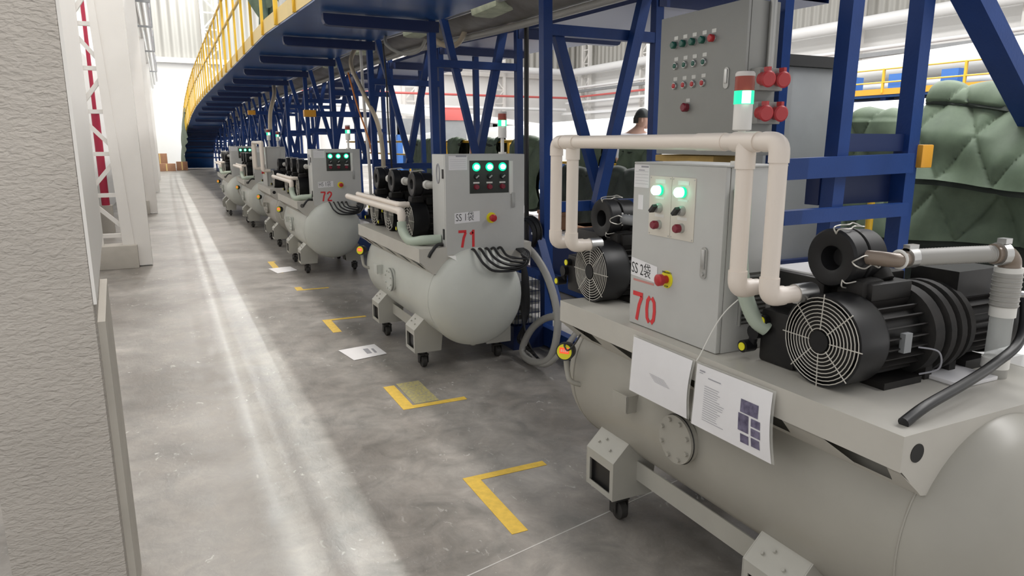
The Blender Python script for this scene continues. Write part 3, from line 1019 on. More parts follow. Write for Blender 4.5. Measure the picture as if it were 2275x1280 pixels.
# ---------------------------------------------------------------- unit 70 (type with cabinet facing the aisle)
def cabinet_side(root, X, y0, y1, z0, z1, depth, full=True, number=None, handtext=None):
    """cabinet whose door looks at the aisle (-X)"""
    c = MB()
    c.bbox(X + 0.022, X + depth, y0, y1, z0, z1, 0.004)
    c.bbox(X + 0.005, X + depth + 0.02, y0 - 0.006, y1 + 0.006, z1, z1 + 0.006, 0.002)
    cab = c.build('control_cabinet', 'cab', root)
    MB().box(X + 0.018, X + 0.023, y0 + 0.004, y1 - 0.004, z0 + 0.003, z1 - 0.002).build('door_seam', 'cabseam', cab)
    MB().bbox(X, X + 0.019, y0, y1, z0 + 0.002, z1, 0.004).build('cabinet_door', 'cab', cab)
    n = Vector((-1, 0, 0))
    Xf = X
    # panel plates
    ys = (y0 + 0.26, y0 + 0.145)
    for yc in (y0 + 0.318, y0 + 0.195):
        pl = MB()
        pl.bbox(Xf - 0.0025, Xf, yc - 0.0605, yc + 0.0605, z0 + 0.352, z0 + 0.562, 0.001)
        pl.build('switch_panel', 'panelcream', cab)
        sc_ = MB()
        for dy in (-0.054, 0.054):
            for zz in (z0 + 0.358, z0 + 0.556):
                sc_.cyl((Xf - 0.0025, yc + dy, zz), (Xf - 0.004, yc + dy, zz), 0.0025, n=8)
        sc_.build('panel_screw', 'steel', cab)
        for (hw, za, zb_) in ((0.028, 0.538, 0.552), (0.025, 0.483, 0.490), (0.025, 0.420, 0.430)):
            MB().box(Xf - 0.0032, Xf - 0.0024, yc - hw, yc + hw, z0 + za, z0 + zb_).build('printed_tag', 'tape', cab)
        # lit indicator
        zz = z0 + 0.514
        MB().cyl((Xf - 0.0025, yc, zz), (Xf - 0.012, yc, zz), 0.0185, n=24).build('lamp_collar', 'greenglow', cab)
        MB().lathe((Xf - 0.010, yc, zz), (Xf - 0.034, yc, zz), [(0, 0.0165), (0.8, 0.0165), (1, 0.013)], 24).build(
            'indicator_lamp', 'greenlamp', cab, label='lit green indicator')
        # rotary switch
        zz = z0 + 0.452
        MB().lathe((Xf - 0.0025, yc, zz), (Xf - 0.022, yc, zz), [(0, 0.0175), (0.5, 0.0175), (1, 0.0145)], 24).build(
            'selector_switch', 'ringgrey', cab)
        k = MB()
        k.beam((Xf - 0.030, yc - 0.010, zz + 0.010), (Xf - 0.030, yc + 0.012, zz - 0.012), 0.011, 0.020, up=(1, 0, 0))
        k.build('switch_knob', 'cable', cab)
        zz = z0 + 0.393
        MB().lathe((Xf - 0.0025, yc, zz), (Xf - 0.014, yc, zz), [(0, 0.017), (1, 0.015)], 24).build('button_bezel',
                                                                                             'ringgrey', cab)
        MB().lathe((Xf - 0.014, yc, zz), (Xf - 0.034, yc, zz), [(0, 0.0145), (0.7, 0.0155), (1, 0.012)], 24).build(
            'push_button', 'darkredbtn', cab, label='dark red lens button')
    # handle
    h = MB()
    hy, hz = y0 + 0.075, z0 + 0.292
    pts = []
    for k in range(24):
        a = 2 * PI * k / 24
        pts.append((hy + 0.0145 * math.cos(a), hz + (0.038 if math.sin(a) > 0 else -0.038) + 0.0145 * math.sin(a)))
    h.prism(pts, 'yz', Xf - 0.006, Xf)
    hd = h.build('door_handle', 'ringgrey', cab)
    MB().bbox(Xf - 0.011, Xf - 0.006, hy - 0.008, hy + 0.008, hz - 0.02, hz + 0.045, 0.003).cyl(
        (Xf - 0.006, hy, hz - 0.036), (Xf - 0.012, hy, hz - 0.036), 0.007, n=14).build('handle_lever', 'steel', cab)
    estop(cab, (Xf, y0 + 0.262, z0 + 0.205), n, (0, -1, 0))
    if full:
        text('EMERGENCY', 0.009, 'ink', cab, (Xf - 0.0035, y0 + 0.287, z0 + 0.2265), (0, -1, 0), (0, 0, 1), 'ring_lettering')
        text('STOP', 0.009, 'ink', cab, (Xf - 0.0035, y0 + 0.272, z0 + 0.177), (0, -1, 0), (0, 0, 1), 'ring_lettering')
    # paper label with handwriting
    if handtext:
        MB().add([(Xf - .001, y1 - 0.004, z0 + 0.256), (Xf - .001, y0 + 0.318, z0 + 0.240), (Xf - .001, y0 + 0.318, z0 + 0.180),
                  (Xf - .001, y1 - 0.003, z0 + 0.188)], [(0, 1, 2, 3)]).build('paper_label', 'paper', cab, ang=0, fix=False)
        text(handtext, 0.058, 'ink', cab, (Xf - 0.0016, y1 - 0.007, z0 + 0.199), (0, -1, -0.06), (0, 0, 1),
             'handwriting', sx=0.76, bold=-0.0004)
        MB().box(Xf - 0.0006, Xf, y0 + 0.335, y1 - 0.02, z0 + 0.168, z0 + 0.176).build('red_smear',
                                                                                         mat('smeared_red', (0.55, 0.25, 0.22), 0.6),
                                                                                         cab)
    if number:
        stencil(number, cab, (Xf - 0.0006, y1 - 0.022, z0 + 0.020), (0, -1, 0), 0.108, w=0.064, thick=0.26)
    if full:
        # inspection form and white tag (its square code is left out)
        MB().box(Xf - 0.0008, Xf, y1 - 0.092, y1 - 0.004, z1 - 0.085, z1 - 0.004).build('inspection_form', 'paper', cab)
        ln = MB()
        for k in range(5):
            ln.box(Xf - 0.0012, Xf - 0.0007, y1 - 0.088, y1 - 0.01, z1 - 0.028 - 0.011 * k, z1 - 0.0272 - 0.011 * k)
        ln.box(Xf - 0.0012, Xf - 0.0007, y1 - 0.088, y1 - 0.045, z1 - 0.013, z1 - 0.007)
        ln.box(Xf - 0.0012, Xf - 0.0007, y1 - 0.065, y1 - 0.03, z1 - 0.024, z1 - 0.021)
        ln.build('form_print', 'inkgrey', cab)
        MB().box(Xf - 0.0008, Xf, y1 - 0.062, y1 - 0.032, z1 - 0.165, z1 - 0.112).build('white_tag', 'paper', cab)
        # louvred vent on the near side face
        v = MB()
        for k in range(11):
            v.beam((X + 0.09, y0 - 0.003, z0 + 0.10 + 0.015 * k), (X + 0.20, y0 - 0.003, z0 + 0.10 + 0.015 * k), 0.008, 0.006)
        v.box(X + 0.085, X + 0.09, y0 - 0.012, y0, z0 + 0.088, z0 + 0.262)
        v.build('side_vent', 'ringgrey', cab)
        MB().box(X + 0.085, X + 0.205, y0 - 0.001, y0, z0 + 0.09, z0 + 0.262).build('vent_shade', 'cabseam', cab)  # dark sheet behind the slats, coloured as the shade between them
        lk = MB()
        lk.cyl((X + 0.05, y0, z0 + 0.32), (X + 0.05, y0 - 0.004, z0 + 0.32), 0.004, n=8)
        lk.build('side_screw', 'steel', cab)
    return cab


def pvc_run(root, pts, r, name='pvc_pipe', cp=True):
    """pipe through points (axis aligned) with fat elbows at the bends"""
    P = [Vector(p) for p in pts]
    m = MB()
    path = [P[0]]
    for i in range(1, len(P) - 1):
        a = (P[i - 1] - P[i]).normalized()
        b = (P[i + 1] - P[i]).normalized()
        rr = r * 1.25
        for k in range(7):
            u = k / 6
            q = P[i] + a * rr * (1 - u) ** 2 + b * rr * u ** 2
            path.append(q)
    path.append(P[-1])
    m.tube(path, r, 20, smooth=False)
    o = m.build(name, 'pvc', root, ang=60)
    for i in range(1, len(P) - 1):
        e = MB()
        a = (P[i - 1] - P[i]).normalized()
        b = (P[i + 1] - P[i]).normalized()
        rr = r * 1.25
        path = [P[i] + a * (rr + r * 1.0)]
        for k in range(7):
            u = k / 6
            path.append(P[i] + a * rr * (1 - u) ** 2 + b * rr * u ** 2)
        path.append(P[i] + b * (rr + r * 1.0))
        e.tube(path, r * 1.13, 20, smooth=False)
        e.build('pvc_elbow', 'pvc', o, ang=60)
    return o


def unit_side(label, X, Y, full=True, number=None, handtext=None, tankmat='tank'):
    root = thing('vacuum_pump_unit', label, 'pump unit', (X + 0.43, Y + 0.8, 0), 'vacuum pump units along the aisle')
    cx, cz, r, tray = chassis(root, X, Y, tankmat=tankmat, full=full)
    dy = Y - 0.974
    dx = X - 1.50
    cab = cabinet_side(root, 1.55 + dx, 1.67 + dy, 2.15 + dy, ZT, 1.525, 0.235, full, number, handtext)
    pump_motor_set(root, 1.60 + dx, 1.315 + dy, ZT, full)
    pump_motor_set(root, 1.60 + dx, 2.515 + dy, ZT, full)
    tower(root, 1.62 + dx, 1.69 + dy, 1.531)
    # cream PVC exhaust pipes
    px_ = 1.475 + dx
    r_ = 0.0245
    zt, zb = 1.602, 1.178
    pvc_run(root, [(px_, 1.517 + dy, zt), (px_, 2.60 + dy, zt), (px_, 2.60 + dy, zb), (px_ + 0.10, 2.60 + dy, zb)], r_)
    pvc_run(root, [(px_ + .012, 2.487 + dy, zt), (px_ + .012, 2.487 + dy, zb), (px_ + 0.11, 2.487 + dy, zb)], r_)
    pvc_run(root, [(px_, 1.55 + dy, zt), (px_, 1.395 + dy, zt), (px_, 1.395 + dy, zb), (px_ + 0.115, 1.395 + dy, zb)], r_)
    pvc_run(root, [(px_, 1.517 + dy, zt), (px_, 1.517 + dy, zb), (px_ + 0.08, 1.517 + dy, zb)], r_)
    for (yc, z0, z1, ox) in ((1.517, zt - 0.075, zt, 0), (2.487, zt - 0.07, zt, .012)):
        f = MB()
        f.cyl((px_ + ox, yc + dy, z0), (px_ + ox, yc + dy, z1), r_ * 1.16, n=20)
        f.cyl((px_, yc + dy - 0.045, zt), (px_, yc + dy + 0.045, zt), r_ * 1.17, n=20)
        f.build('pipe_tee', 'pvc', root, ang=60)
    MB().cyl((px_, 1.60 + dy, zt), (px_, 1.72 + dy, zt), r_ * 1.08, n=20).build('pipe_sleeve', 'pvc', root, ang=60)
    # threaded ends
    MB().cyl((px_ + 0.10, 1.395 + dy, zb), (px_ + 0.17, 1.395 + dy, zb), r_ * 1.15, n=20).build('hose_coupling', 'steel', root)
    MB().cyl((px_ + 0.10, 2.487 + dy, zb), (px_ + 0.155, 2.487 + dy, zb), r_ * 1.12, n=20).build('hose_coupling', 'steel', root)
    if full:
        # filter outlet elbow + corrugated hose + clear riser
        MB().tube([(1.75, 2.54, 1.275), (1.76, 2.47, 1.275), (1.80, 2.44, 1.272), (1.95, 2.43, 1.27)], 0.022, 14).build('outlet_elbow', 'duct', root)
        MB().ring((1.752, 2.505, 1.275), (0, 1, 0), 0.024, 0.005).build('sealing_tape', 'tape', root)
        MB().tube([(1.73, 1.345, 1.285), (1.755, 1.27, 1.285), (1.79, 1.245, 1.282), (1.84, 1.245, 1.285)],
                  0.021, 16).build('outlet_elbow', 'brownelbow', root)
        MB().ring((1.735, 1.32, 1.285), (0.3, 1, 0), 0.023, 0.004).build('sealing_tape', 'tape', root)
        MB().ring((1.80, 1.245, 1.283), (1, 0, 0), 0.023, 0.005).build('sealing_tape', 'tape', root)
        c = MB().cyl((1.825, 1.245, 1.285), (1.86, 1.245, 1.285), 0.028, n=20).box(1.825, 1.865, 1.235, 1.255, 1.305, 1.322)
        c.build('hose_clamp', 'steel', root)
        MB().tube([(1.85, 1.243, 1.285), (2.00, 1.20, 1.288), (2.11, 1.16, 1.29)], 0.0235, 18, sub=36, ribs=0.05).build(
            'corrugated_hose', 'hose', root)
        MB().tube([(2.09, 1.166, 1.29), (2.125, 1.156, 1.288), (2.148, 1.15, 1.268), (2.15, 1.15, 1.24)], 0.029, 18).build(
            'riser_elbow', 'brownelbow', root)
        MB().cyl((2.10, 1.16, 1.29), (2.125, 1.155, 1.29), 0.033, n=20).box(2.10, 2.13, 1.14, 1.165, 1.32, 1.335).build(
            'hose_clamp', 'steel', root)
        MB().cyl((2.15, 1.15, ZT), (2.15, 1.15, 1.245), 0.030, n=28).build('clear_riser', 'clearpipe', root,
                                                                            label='clear plastic vertical pipe')
        c = MB().cyl((2.15, 1.15, 1.135), (2.15, 1.15, 1.235), 0.036, n=24)
        for k in range(7):
            c.ring((2.15, 1.15, 1.14 + 0.014 * k), (0, 0, 1), 0.036, 0.0025, n=24)
        c.build('ribbed_coupling', 'hose', root)
        for (za, zb_, rr) in ((1.105, 1.14, 0.034), (1.235, 1.25, 0.036), (0.95, 0.98, 0.036)):
            MB().cyl((2.15, 1.15, za), (2.15, 1.15, zb_), rr, n=24).build('thread_tape', 'tape', root)
        MB().cyl((2.15, 1.15, ZT), (2.15, 1.15, 0.95), 0.034, n=24).build('riser_socket', 'hose', root)
        MB().tube([(2.18, 1.14, 1.17), (2.23, 1.10, 1.17), (2.25, 1.08, 1.19), (2.30, 1.02, 1.24)], 0.010, 8).build(
            'drain_valve', 'steel', root)
        # second clear hose loop behind the cabinet door side
        MB().tube([(1.60, 1.655, 1.46), (1.60, 1.64, 1.40), (1.585, 1.625, 1.25), (1.59, 1.60, 1.14), (1.61, 1.57, 1.06),
                   (1.64, 1.545, 1.03)], 0.024, 14, sub=14, ribs=0.035).build('green_hose', 'hosegreen', root)
        # paper sleeves hung on the tray lip
        for (y1_, y0_, zt1, zt0, h1, h0, kind) in ((2.03, 1.705, 0.902, 0.902, 0.205, 0.200, 0),
                                                  (1.682, 1.363, 0.900, 0.905, 0.205, 0.205, 1)):
            xs = X - 0.012

            def sh(u, v, off=0.0, y1_=y1_, y0_=y0_, zt1=zt1, zt0=zt0, h1=h1, h0=h0):
                yy = y1_ + (y0_ - y1_) * u
                zt_ = zt1 + (zt0 - zt1) * u
                h = h1 + (h0 - h1) * u
                return (xs - 0.012 * v - 0.010 * math.sin(v * PI) * u + off, yy - (0.025 * v * u if kind else -0.0 * v), zt_ - h * v)

            s = MB().grid(lambda u, v: sh(u, v), 12, 12).build('paper_sheet', 'paper', tray, ang=60, fix=False,
                                                           label='printed instruction sheet in a clear sleeve' if kind else 'white sheet in a clear sleeve')
            MB().grid(lambda u, v: sh(u * 1.05 - 0.02, v * 1.03 - 0.03, 0.002), 8, 8).build('clear_sleeve', 'plastic_sleeve', tray,
                                                                                    ang=60, fix=False)
            pr = MB()

            def bar(u0, u1, v0, v1):
                n = 3
                vs = []
                for i in range(n + 1):
                    for vv in (v0, v1):
                        vs.append(sh(u0 + (u1 - u0) * i / n, vv, -0.0012))
                pr.add(vs, [(2 * i, 2 * i + 1, 2 * i + 3, 2 * i + 2) for i in range(n)])

            rng = random.Random(4)
            if kind:
                bar(0.05, 0.13, 0.08, 0.10)
                bar(0.05, 0.10, 0.12, 0.13)
                bar(0.18, 0.36, 0.16, 0.175)
                for k in range(16):
                    bar(0.14, 0.14 + rng.uniform(0.18, 0.30), 0.30 + 0.036 * k, 0.3075 + 0.036 * k)
            else:
                for k in range(6):
                    bar(0.35 + 0.02 * k, 0.62 + 0.02 * k, 0.52 + 0.02 * k, 0.525 + 0.02 * k)
            pr.build('printed_lines', 'inkgrey', tray, ang=0, fix=False)
            if kind:
                pr = MB()
                bar(0.64, 0.86, 0.25, 0.44)
                bar(0.62, 0.75, 0.46, 0.72)
                bar(0.78, 0.89, 0.47, 0.585)
                bar(0.78, 0.89, 0.61, 0.725)
                bar(0.65, 0.75, 0.76, 0.89)
                bar(0.78, 0.88, 0.75, 0.88)
                pr.build('printed_photos', 'photoprint', tray, ang=0, fix=False)
        MB().tube([(1.60, 1.60, 1.14), (1.56, 1.64, 1.08), (1.53, 1.66, 1.02), (1.497, 1.68, 0.93), (1.490, 1.69, 0.905)],
                  0.002, 6).build('tie_string', 'tape', root)
        # cables
        MB().tube([(1.56, 1.02, 0.93), (1.66, 1.03, 0.955), (1.85, 1.06, 0.97), (2.05, 1.10, 0.985), (2.20, 1.12, 1.03),
                   (2.28, 1.16, 1.12), (2.30, 1.20, 1.15)], 0.014, 12).build('power_cable', 'cable', root)
        MB().tube([(1.50, 2.42, 0.81), (1.47, 2.43, 0.76), (1.46, 2.46, 0.735), (1.48, 2.52, 0.74), (1.52, 2.56, 0.72)],
                  0.004, 8).build('gauge_cable', 'cable', root)
        MB().bbox(1.95, 2.12, 1.12, 1.30, ZT, ZT + 0.012, 0.003).build('cleaning_rag', 'paper', tray)
        MB().bbox(1.72, 1.98, 1.42, 1.62, 1.2075, 1.214, 0.002).build('dust_cover', 'paper', tray)
    gauge(root, X, Y)
    return root


def door_front_panel(cab, x0, z1, yf, n=3, dark=True, wide=0.095):
    """row of lamps, switches, buttons on a dark panel, door facing -Y"""
    z0 = z1 - 0.215
    MB().bbox(x0, x0 + wide * n, yf - 0.002, yf, z0, z1, 0.001).build('switch_panel', 'paneldark' if dark else 'panelcream',
                                                                     cab)
    for k in range(n):
        xc = x0 + wide * (k + 0.5)
        zz = z1 - 0.042
        MB().cyl((xc, yf - 0.002, zz), (xc, yf - 0.008, zz), 0.028, n=20).build('lamp_collar', 'greenglow', cab)
        MB().lathe((xc, yf - 0.007, zz), (xc, yf - 0.024, zz), [(0, 0.017), (0.8, 0.016), (1, 0.012)], 20).build(
            'indicator_lamp', 'greenlamp', cab, label='lit green indicator')
        zz = z1 - 0.105
        sw = MB().lathe((xc, yf - 0.002, zz), (xc, yf - 0.018, zz), [(0, 0.02), (1, 0.016)], 18).build('selector_switch',
                                                                                                 'cable', cab)
        MB().beam((xc - 0.010, yf - 0.020, zz - 0.008), (xc + 0.010, yf - 0.020, zz + 0.008), 0.008, 0.012,
                  up=(0, 1, 0)).build('switch_knob', 'ringgrey', cab)
        MB().box(xc - 0.022, xc + 0.022, yf - 0.003, yf - 0.002, zz - 0.045, zz - 0.035).build('printed_tag', 'tape', cab)
        zz = z1 - 0.172
        MB().lathe((xc, yf - 0.002, zz), (xc, yf - 0.02, zz), [(0, 0.019), (1, 0.015)], 18).build('push_button',
                                                                                            'darkredbtn', cab)


def unit_end(label, X, Y, full=True, number=None, handtext=None, tankmat='tank71', npump=3, estopcol=None, tower_on=True):
    """unit whose cabinet stands on the near end and looks along the aisle (-Y)"""
    root = thing('vacuum_pump_unit', label, 'pump unit', (X + 0.43, Y + 0.8, 0), 'vacuum pump units along the aisle')
    cx, cz, r, tray = chassis(root, X, Y, tankmat=tankmat, full=full, L=1.62, hole='cabseam' if not full else 'paint2')
    x0, x1 = X + 0.215, X + 0.765
    yf = Y - 0.0
    z0, z1 = 0.868, 1.525
    c = MB()
    c.bbox(x0 - 0.025, x1, yf + 0.022, yf + 0.25, z0 - 0.0, z1, 0.004)
    cab = c.build('control_cabinet', 'cab', root)
    MB().box(x0 - 0.02, x1 - 0.004, yf + 0.018, yf + 0.023, z0 + 0.003, z1 - 0.003).build('door_seam', 'cabseam', cab)
    MB().bbox(x0 - 0.025, x1, yf, yf + 0.019, z0, z1, 0.004).build('cabinet_door', 'cab', cab)
    pts = [(x0 - 0.027, yf + 0.13 + 0.028 * math.cos(2 * PI * k / 28), 1.40 + 0.062 * math.sin(2 * PI * k / 28)) for k in
           range(29)]
    g = MB().tube(pts, 0.005, 6, smooth=False)
    g.build('side_vent', 'inkgrey', cab)
    MB().box(x0 - 0.031, x0 - 0.025, yf + 0.03, yf + 0.05, 1.37, 1.43).box(x0 - 0.031, x0 - 0.025, yf + 0.03, yf + 0.05, 0.97,
                                                                    1.04).build('hinge', 'cable', cab)
    door_front_panel(cab, x0 + 0.145, z1 - 0.04, yf, 3)
    MB().box(x0 + 0.0, x0 + 0.13, yf - 0.0008, yf, z1 - 0.10, z1 - 0.01).build('inspection_form', 'paper', cab)
    ln = MB()
    for k in range(5):
        ln.box(x0 + 0.008, x0 + 0.12, yf - 0.0012, yf - 0.0007, z1 - 0.034 - 0.013 * k, z1 - 0.033 - 0.013 * k)
    ln.box(x0 + 0.05, x0 + 0.125, yf - 0.0012, yf - 0.0007, z1 - 0.016, z1 - 0.006)
    ln.build('form_print', 'inkgrey', cab)
    # handle + estop + label
    MB().bbox(x1 - 0.10, x1 - 0.075, yf - 0.008, yf, 1.17, 1.27, 0.006).build('door_handle', 'ringgrey', cab)
    MB().bbox(x0 + 0.435, x0 + 0.462, yf - 0.003, yf, 1.26, 1.48, 0.001).build('handwritten_strip', 'tape', cab)
    estop(cab, (x0 + 0.30, yf, 1.105), (0, -1, 0), (1, 0, 0), 1.15)
    if handtext:
        MB().add([(x0 + 0.035, yf - .001, 1.075), (x0 + 0.215, yf - .001, 1.085), (x0 + 0.215, yf - .001, 1.155),
                  (x0 + 0.035, yf - .001, 1.145)], [(0, 1, 2, 3)]).build('paper_label', 'paper', cab, ang=0, fix=False)
        text(handtext, 0.068, 'ink', cab, (x0 + 0.042, yf - 0.0014, 1.092), (1, 0, 0.03), (0, 0, 1), 'handwriting', sx=0.72,
             bold=-0.0006)
    if number:
        stencil(number, cab, (x0 + 0.06, yf - 0.0006, 0.915), (1, 0, 0), 0.115, w=0.06, thick=0.3)
    if tower_on:
        tower(root, X + 0.66, yf + 0.13, z1)
    # pumps side by side behind the cabinet
    for k in range(npump):
        y = Y + 0.54 + 0.50 * k if k < 2 else Y + 1.46
        pump_motor_set(root, X + 0.10, y, ZT, False, filt=(0.0, 0.085, 1.315), foff=-0.10)
    # PVC header with branch lines running along the aisle side
    px_ = X - 0.0
    zp = 1.135
    pvc_run(root, [(px_, Y + 1.95, zp), (px_, Y + 0.36, zp), (px_, Y + 0.36, zp - 0.07)], 0.025)
    pvc_run(root, [(px_ + 0.03, Y + 1.70, zp + 0.035), (px_ + 0.03, Y + 0.50, zp + 0.035), (px_ + 0.10, Y + 0.50, zp + 0.035)], 0.02)
    MB().tube([(px_, Y + 0.36, zp - 0.07), (px_, Y + 0.34, zp - 0.13), (px_ + 0.02, Y + 0.24, zp - 0.19),
               (px_ + 0.08, Y + 0.14, zp - 0.175), (px_ + 0.19, Y + 0.10, zp - 0.17)], 0.033, 14).build('green_hose', 'hosegreen',
                                                                                                 root)
    MB().tube([(x0 - 0.02, yf + 0.08, 0.93), (x0 - 0.08, yf + 0.02, 0.94), (x0 - 0.13, yf + 0.0, 0.90), (x0 - 0.15, yf - 0.0, 0.865)],
              0.012, 8).build('power_cable', 'cable', root)
    # loops of cable hanging under the cabinet
    for k in range(5):
        a = x0 + 0.15 + 0.05 * k
        b = x1 - 0.01 - 0.012 * k
        zl = 0.765 + 0.018 * k
        yq = yf - 0.155 - 0.006 * k
        MB().tube([(a, yf + 0.01, z0 + 0.02), (a, yf - 0.045, z0 + 0.035), (a + 0.005, yf - 0.12, z0 - 0.005), (a + 0.03, yq, (z0 + zl) / 2), (a + 0.10, yq - 0.01, zl + 0.005),
                   ((a + b) / 2 + 0.06, yq - 0.01, zl), (b - 0.05, yq, zl + 0.03), (b, yf - 0.09, z0 - 0.01), (b, yf + 0.0, z0 + 0.01)], 0.009,
                  8).build('cable_loop', 'cable', root)
    if full:
        MB().add([(x0 - 0.02, yf - 0.004, 0.866), (x0 + 0.12, yf - 0.03, 0.868), (x0 + 0.14, yf - 0.08, 0.845),
                  (x0 + 0.03, yf - 0.06, 0.835)], [(0, 1, 2, 3)]).build('torn_foil', 'tape', tray, ang=0, fix=False)
    gauge(root, X, Y)
    return root


unit_side('nearest pump unit, red number 70 on its cabinet, tall cream pipes over it', 1.50, 0.974, True, '70', 'SS 2袋')
unit_end('pump unit with red number 71 on its end cabinet, three green lamps', 1.42, 4.29, True, '71', 'SS 1袋')
unit_end('pump unit with red number 72 on its end cabinet, behind unit 71', 1.335, 8.49, False, '72', 'HS 1袋')
unit_side('pump unit standing behind unit 72 with a pair of tall pale pipes', 1.35, 11.0, False)
unit_end('pump unit second from the far end of the row, one lit cabinet', 1.26, 13.9, False)
unit_end('farthest pump unit of the row, beside the walkway foot', 1.06, 16.5, False, tower_on=False)

# ================================================================== BLUE SUPPORT STRUCTURE
XL, XR = 2.68, 3.70


def deck_profile():
    # (X of outer edge, Y, z of deck top)
    return [(1.32, -2.0, 2.72), (1.32, 3.0, 2.78), (1.31, 6.6, 2.86), (1.30, 10.0, 3.00), (1.30, 14.0, 3.03),
            (1.30, 20.0, 3.07), (1.29, 25.6, 3.09), (1.25, 31.0, 3.02), (1.21, 35.5, 2.84), (1.14, 41.0, 2.38),
            (1.10, 44.5, 1.9), (1.07, 47.2, 1.32), (1.04, 48.6, 0.7), (1.02, 49.3, 0.05)]


def deck_at(y):
    P = deck_profile()
    for a, b in zip(P, P[1:]):
        if a[1] <= y <= b[1]:
            u = (y - a[1]) / (b[1] - a[1])
            return a[0] + (b[0] - a[0]) * u, a[2] + (b[2] - a[2]) * u
    return P[-1][0], P[-1][2]


bent_words = ['nearest full', 'second', 'third', 'fourth', 'fifth', 'sixth', 'seventh', 'eighth', 'ninth', 'tenth',
              'eleventh', 'twelfth', 'thirteenth', 'fourteenth', 'fifteenth', 'farthest']


def bent(i, y):
    t = thing('support_frame', 'blue steel support frame under the walkway, %s in the row from the camera' % bent_words[i],
              'support frame', (XL, y, 0), 'blue support frames')
    xe, zd = deck_at(y)
    lean = -0.05
    zt = zd + (0.55 if y < 30 else 0.0)
    for x, dxx in ((XL, lean), (XR, lean * 0.8)):
        MB().beam((x, y, 0.0), (x + dxx, y, zt), 0.075, 0.075, up=(0, 1, 0)).build('post', 'blue', t, ang=0)
        MB().box(x - 0.09, x + 0.09, y - 0.09, y + 0.09, 0, 0.012).build('foot_plate', 'blue', t, ang=0)
    zh = min(2.43, zd - 0.35)
    if zh > 0.6:
        MB().beam((XL, y, zh), (XR - 0.04, y, zh), 0.066, 0.08).build('crossbeam', 'blue', t, ang=0)
    if zh > 1.8:
        zq = 1.27 if i else 1.10
        MB().beam((XL, y, zq), (XR, y, zq), 0.066, 0.08).build('crossbeam', 'blue', t, ang=0)
        s = -1 if i == 0 else 1
        MB().beam((XL + 0.08, y + s * 0.045 * (1 if i else -1), zh + (0.0 if i == 0 else 0.6)), (3.20, y + 0.04 * s * (1 if i else -1), zq + 0.04), 0.075,
                  0.065, up=(0, 1, 0)).build('diagonal_brace', 'blue', t, ang=0)
        MB().beam((3.56, y - 0.08 if i == 0 else y + 0.07, zh + 0.6), (3.08 if i == 0 else 3.16, y - 0.08 if i == 0 else y + 0.07, zq - 0.03), 0.085, 0.075,
                  up=(0, 1, 0)).build('diagonal_brace', 'blue', t, ang=0)
    if y > 9 and zd > 0.6:
        MB().beam((4.30, y + 0.1, 0), (4.26, y + 0.1, zd - 0.05), 0.075, 0.075, up=(0, 1, 0)).build('outer_post', 'blue', t, ang=0)
        if y > 13:
            MB().beam((XL, y + 0.06, 1.85), (4.3, y + 0.06, min(1.85, zd - 0.2)), 0.06, 0.07).build('crossbeam', 'blue', t, ang=0)
    if y > 16 and zd > 1.5:
        MB().beam((XL, y + 0.1, 1.0), (XL, y + 2.4, min(2.6, zd - 0.2)), 0.06, 0.06).build('bay_brace', 'blue', t, ang=0)
        MB().beam((XL, y + 0.1, min(2.6, zd - 0.2)), (XL, y + 2.4, 1.0), 0.06, 0.06).build('bay_brace', 'blue', t, ang=0)
    # cantilever arms with rounded noses, both sides
    zb = zd - 0.045
    if zd > 0.4:
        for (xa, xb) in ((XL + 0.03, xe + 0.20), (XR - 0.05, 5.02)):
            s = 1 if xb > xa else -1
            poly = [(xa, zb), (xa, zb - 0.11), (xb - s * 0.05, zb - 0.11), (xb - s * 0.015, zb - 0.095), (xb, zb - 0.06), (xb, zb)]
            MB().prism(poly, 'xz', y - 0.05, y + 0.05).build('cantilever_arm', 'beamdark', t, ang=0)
    return t


ys = []
yy = 4.85
while yy < 46:
    ys.append(yy)
    yy += 2.52 if yy < 22 else 2.9
for i, y in enumerate(ys[:16]):
    bent(i, y)

# near frame beside the big cabinet
t = thing('support_frame', 'tall blue steel frame at the right behind unit 70, with two low cross rails', 'support frame',
          (2.9, 2.35, 0), 'blue support frames')
MB().beam((2.715, 2.60, 0), (2.715, 2.60, 3.2), 0.055, 0.055, up=(0, 1, 0)).build('post', 'blue', t, ang=0)
MB().beam((2.86, 2.38, 0), (2.92, 2.38, 3.2), 0.075, 0.075, up=(0, 1, 0)).build('post', 'blue', t, ang=0)
MB().beam((3.40, 2.38, 0), (3.39, 2.38, 3.2), 0.08, 0.08, up=(0, 1, 0)).build('post', 'blue', t, ang=0)
MB().beam((2.5, 2.33, 1.482), (3.36, 2.33, 1.500), 0.05, 0.095).build('crossbeam', 'blue', t, ang=0)
MB().beam((2.5, 2.33, 1.262), (3.36, 2.33, 1.268), 0.05, 0.065).build('crossbeam', 'blue', t, ang=0)
MB().beam((2.90, 2.40, 1.60), (3.38, 2.40, 1.60), 0.06, 0.085).build('crossbeam', 'beamdark', t, ang=0)
MB().box(2.84, 3.36, 2.42, 2.50, 1.30, 1.46).build('dark_channel', 'beamdark', t, ang=0)
MB().beam((3.30, 2.28, 2.56), (4.72, 2.28, 1.37), 0.09, 0.135, up=(0, 1, 0)).build('diagonal_brace', 'blue', t, ang=0)
MB().bbox(3.425, 3.51, 2.31, 2.38, 1.475, 1.59, 0.006).build('yellow_bracket', 'orange', t, label='orange-yellow steel stub')
o = MB().bbox(2.46, 2.66, 2.75, 3.22, 1.50, 1.535, 0.006).build('timber_batten', mat('yellow_timber', (0.50, 0.33, 0.10), 0.7, var=0.3))
tag(o, 'yellowish timber batten under the large grey cabinet', 'timber')

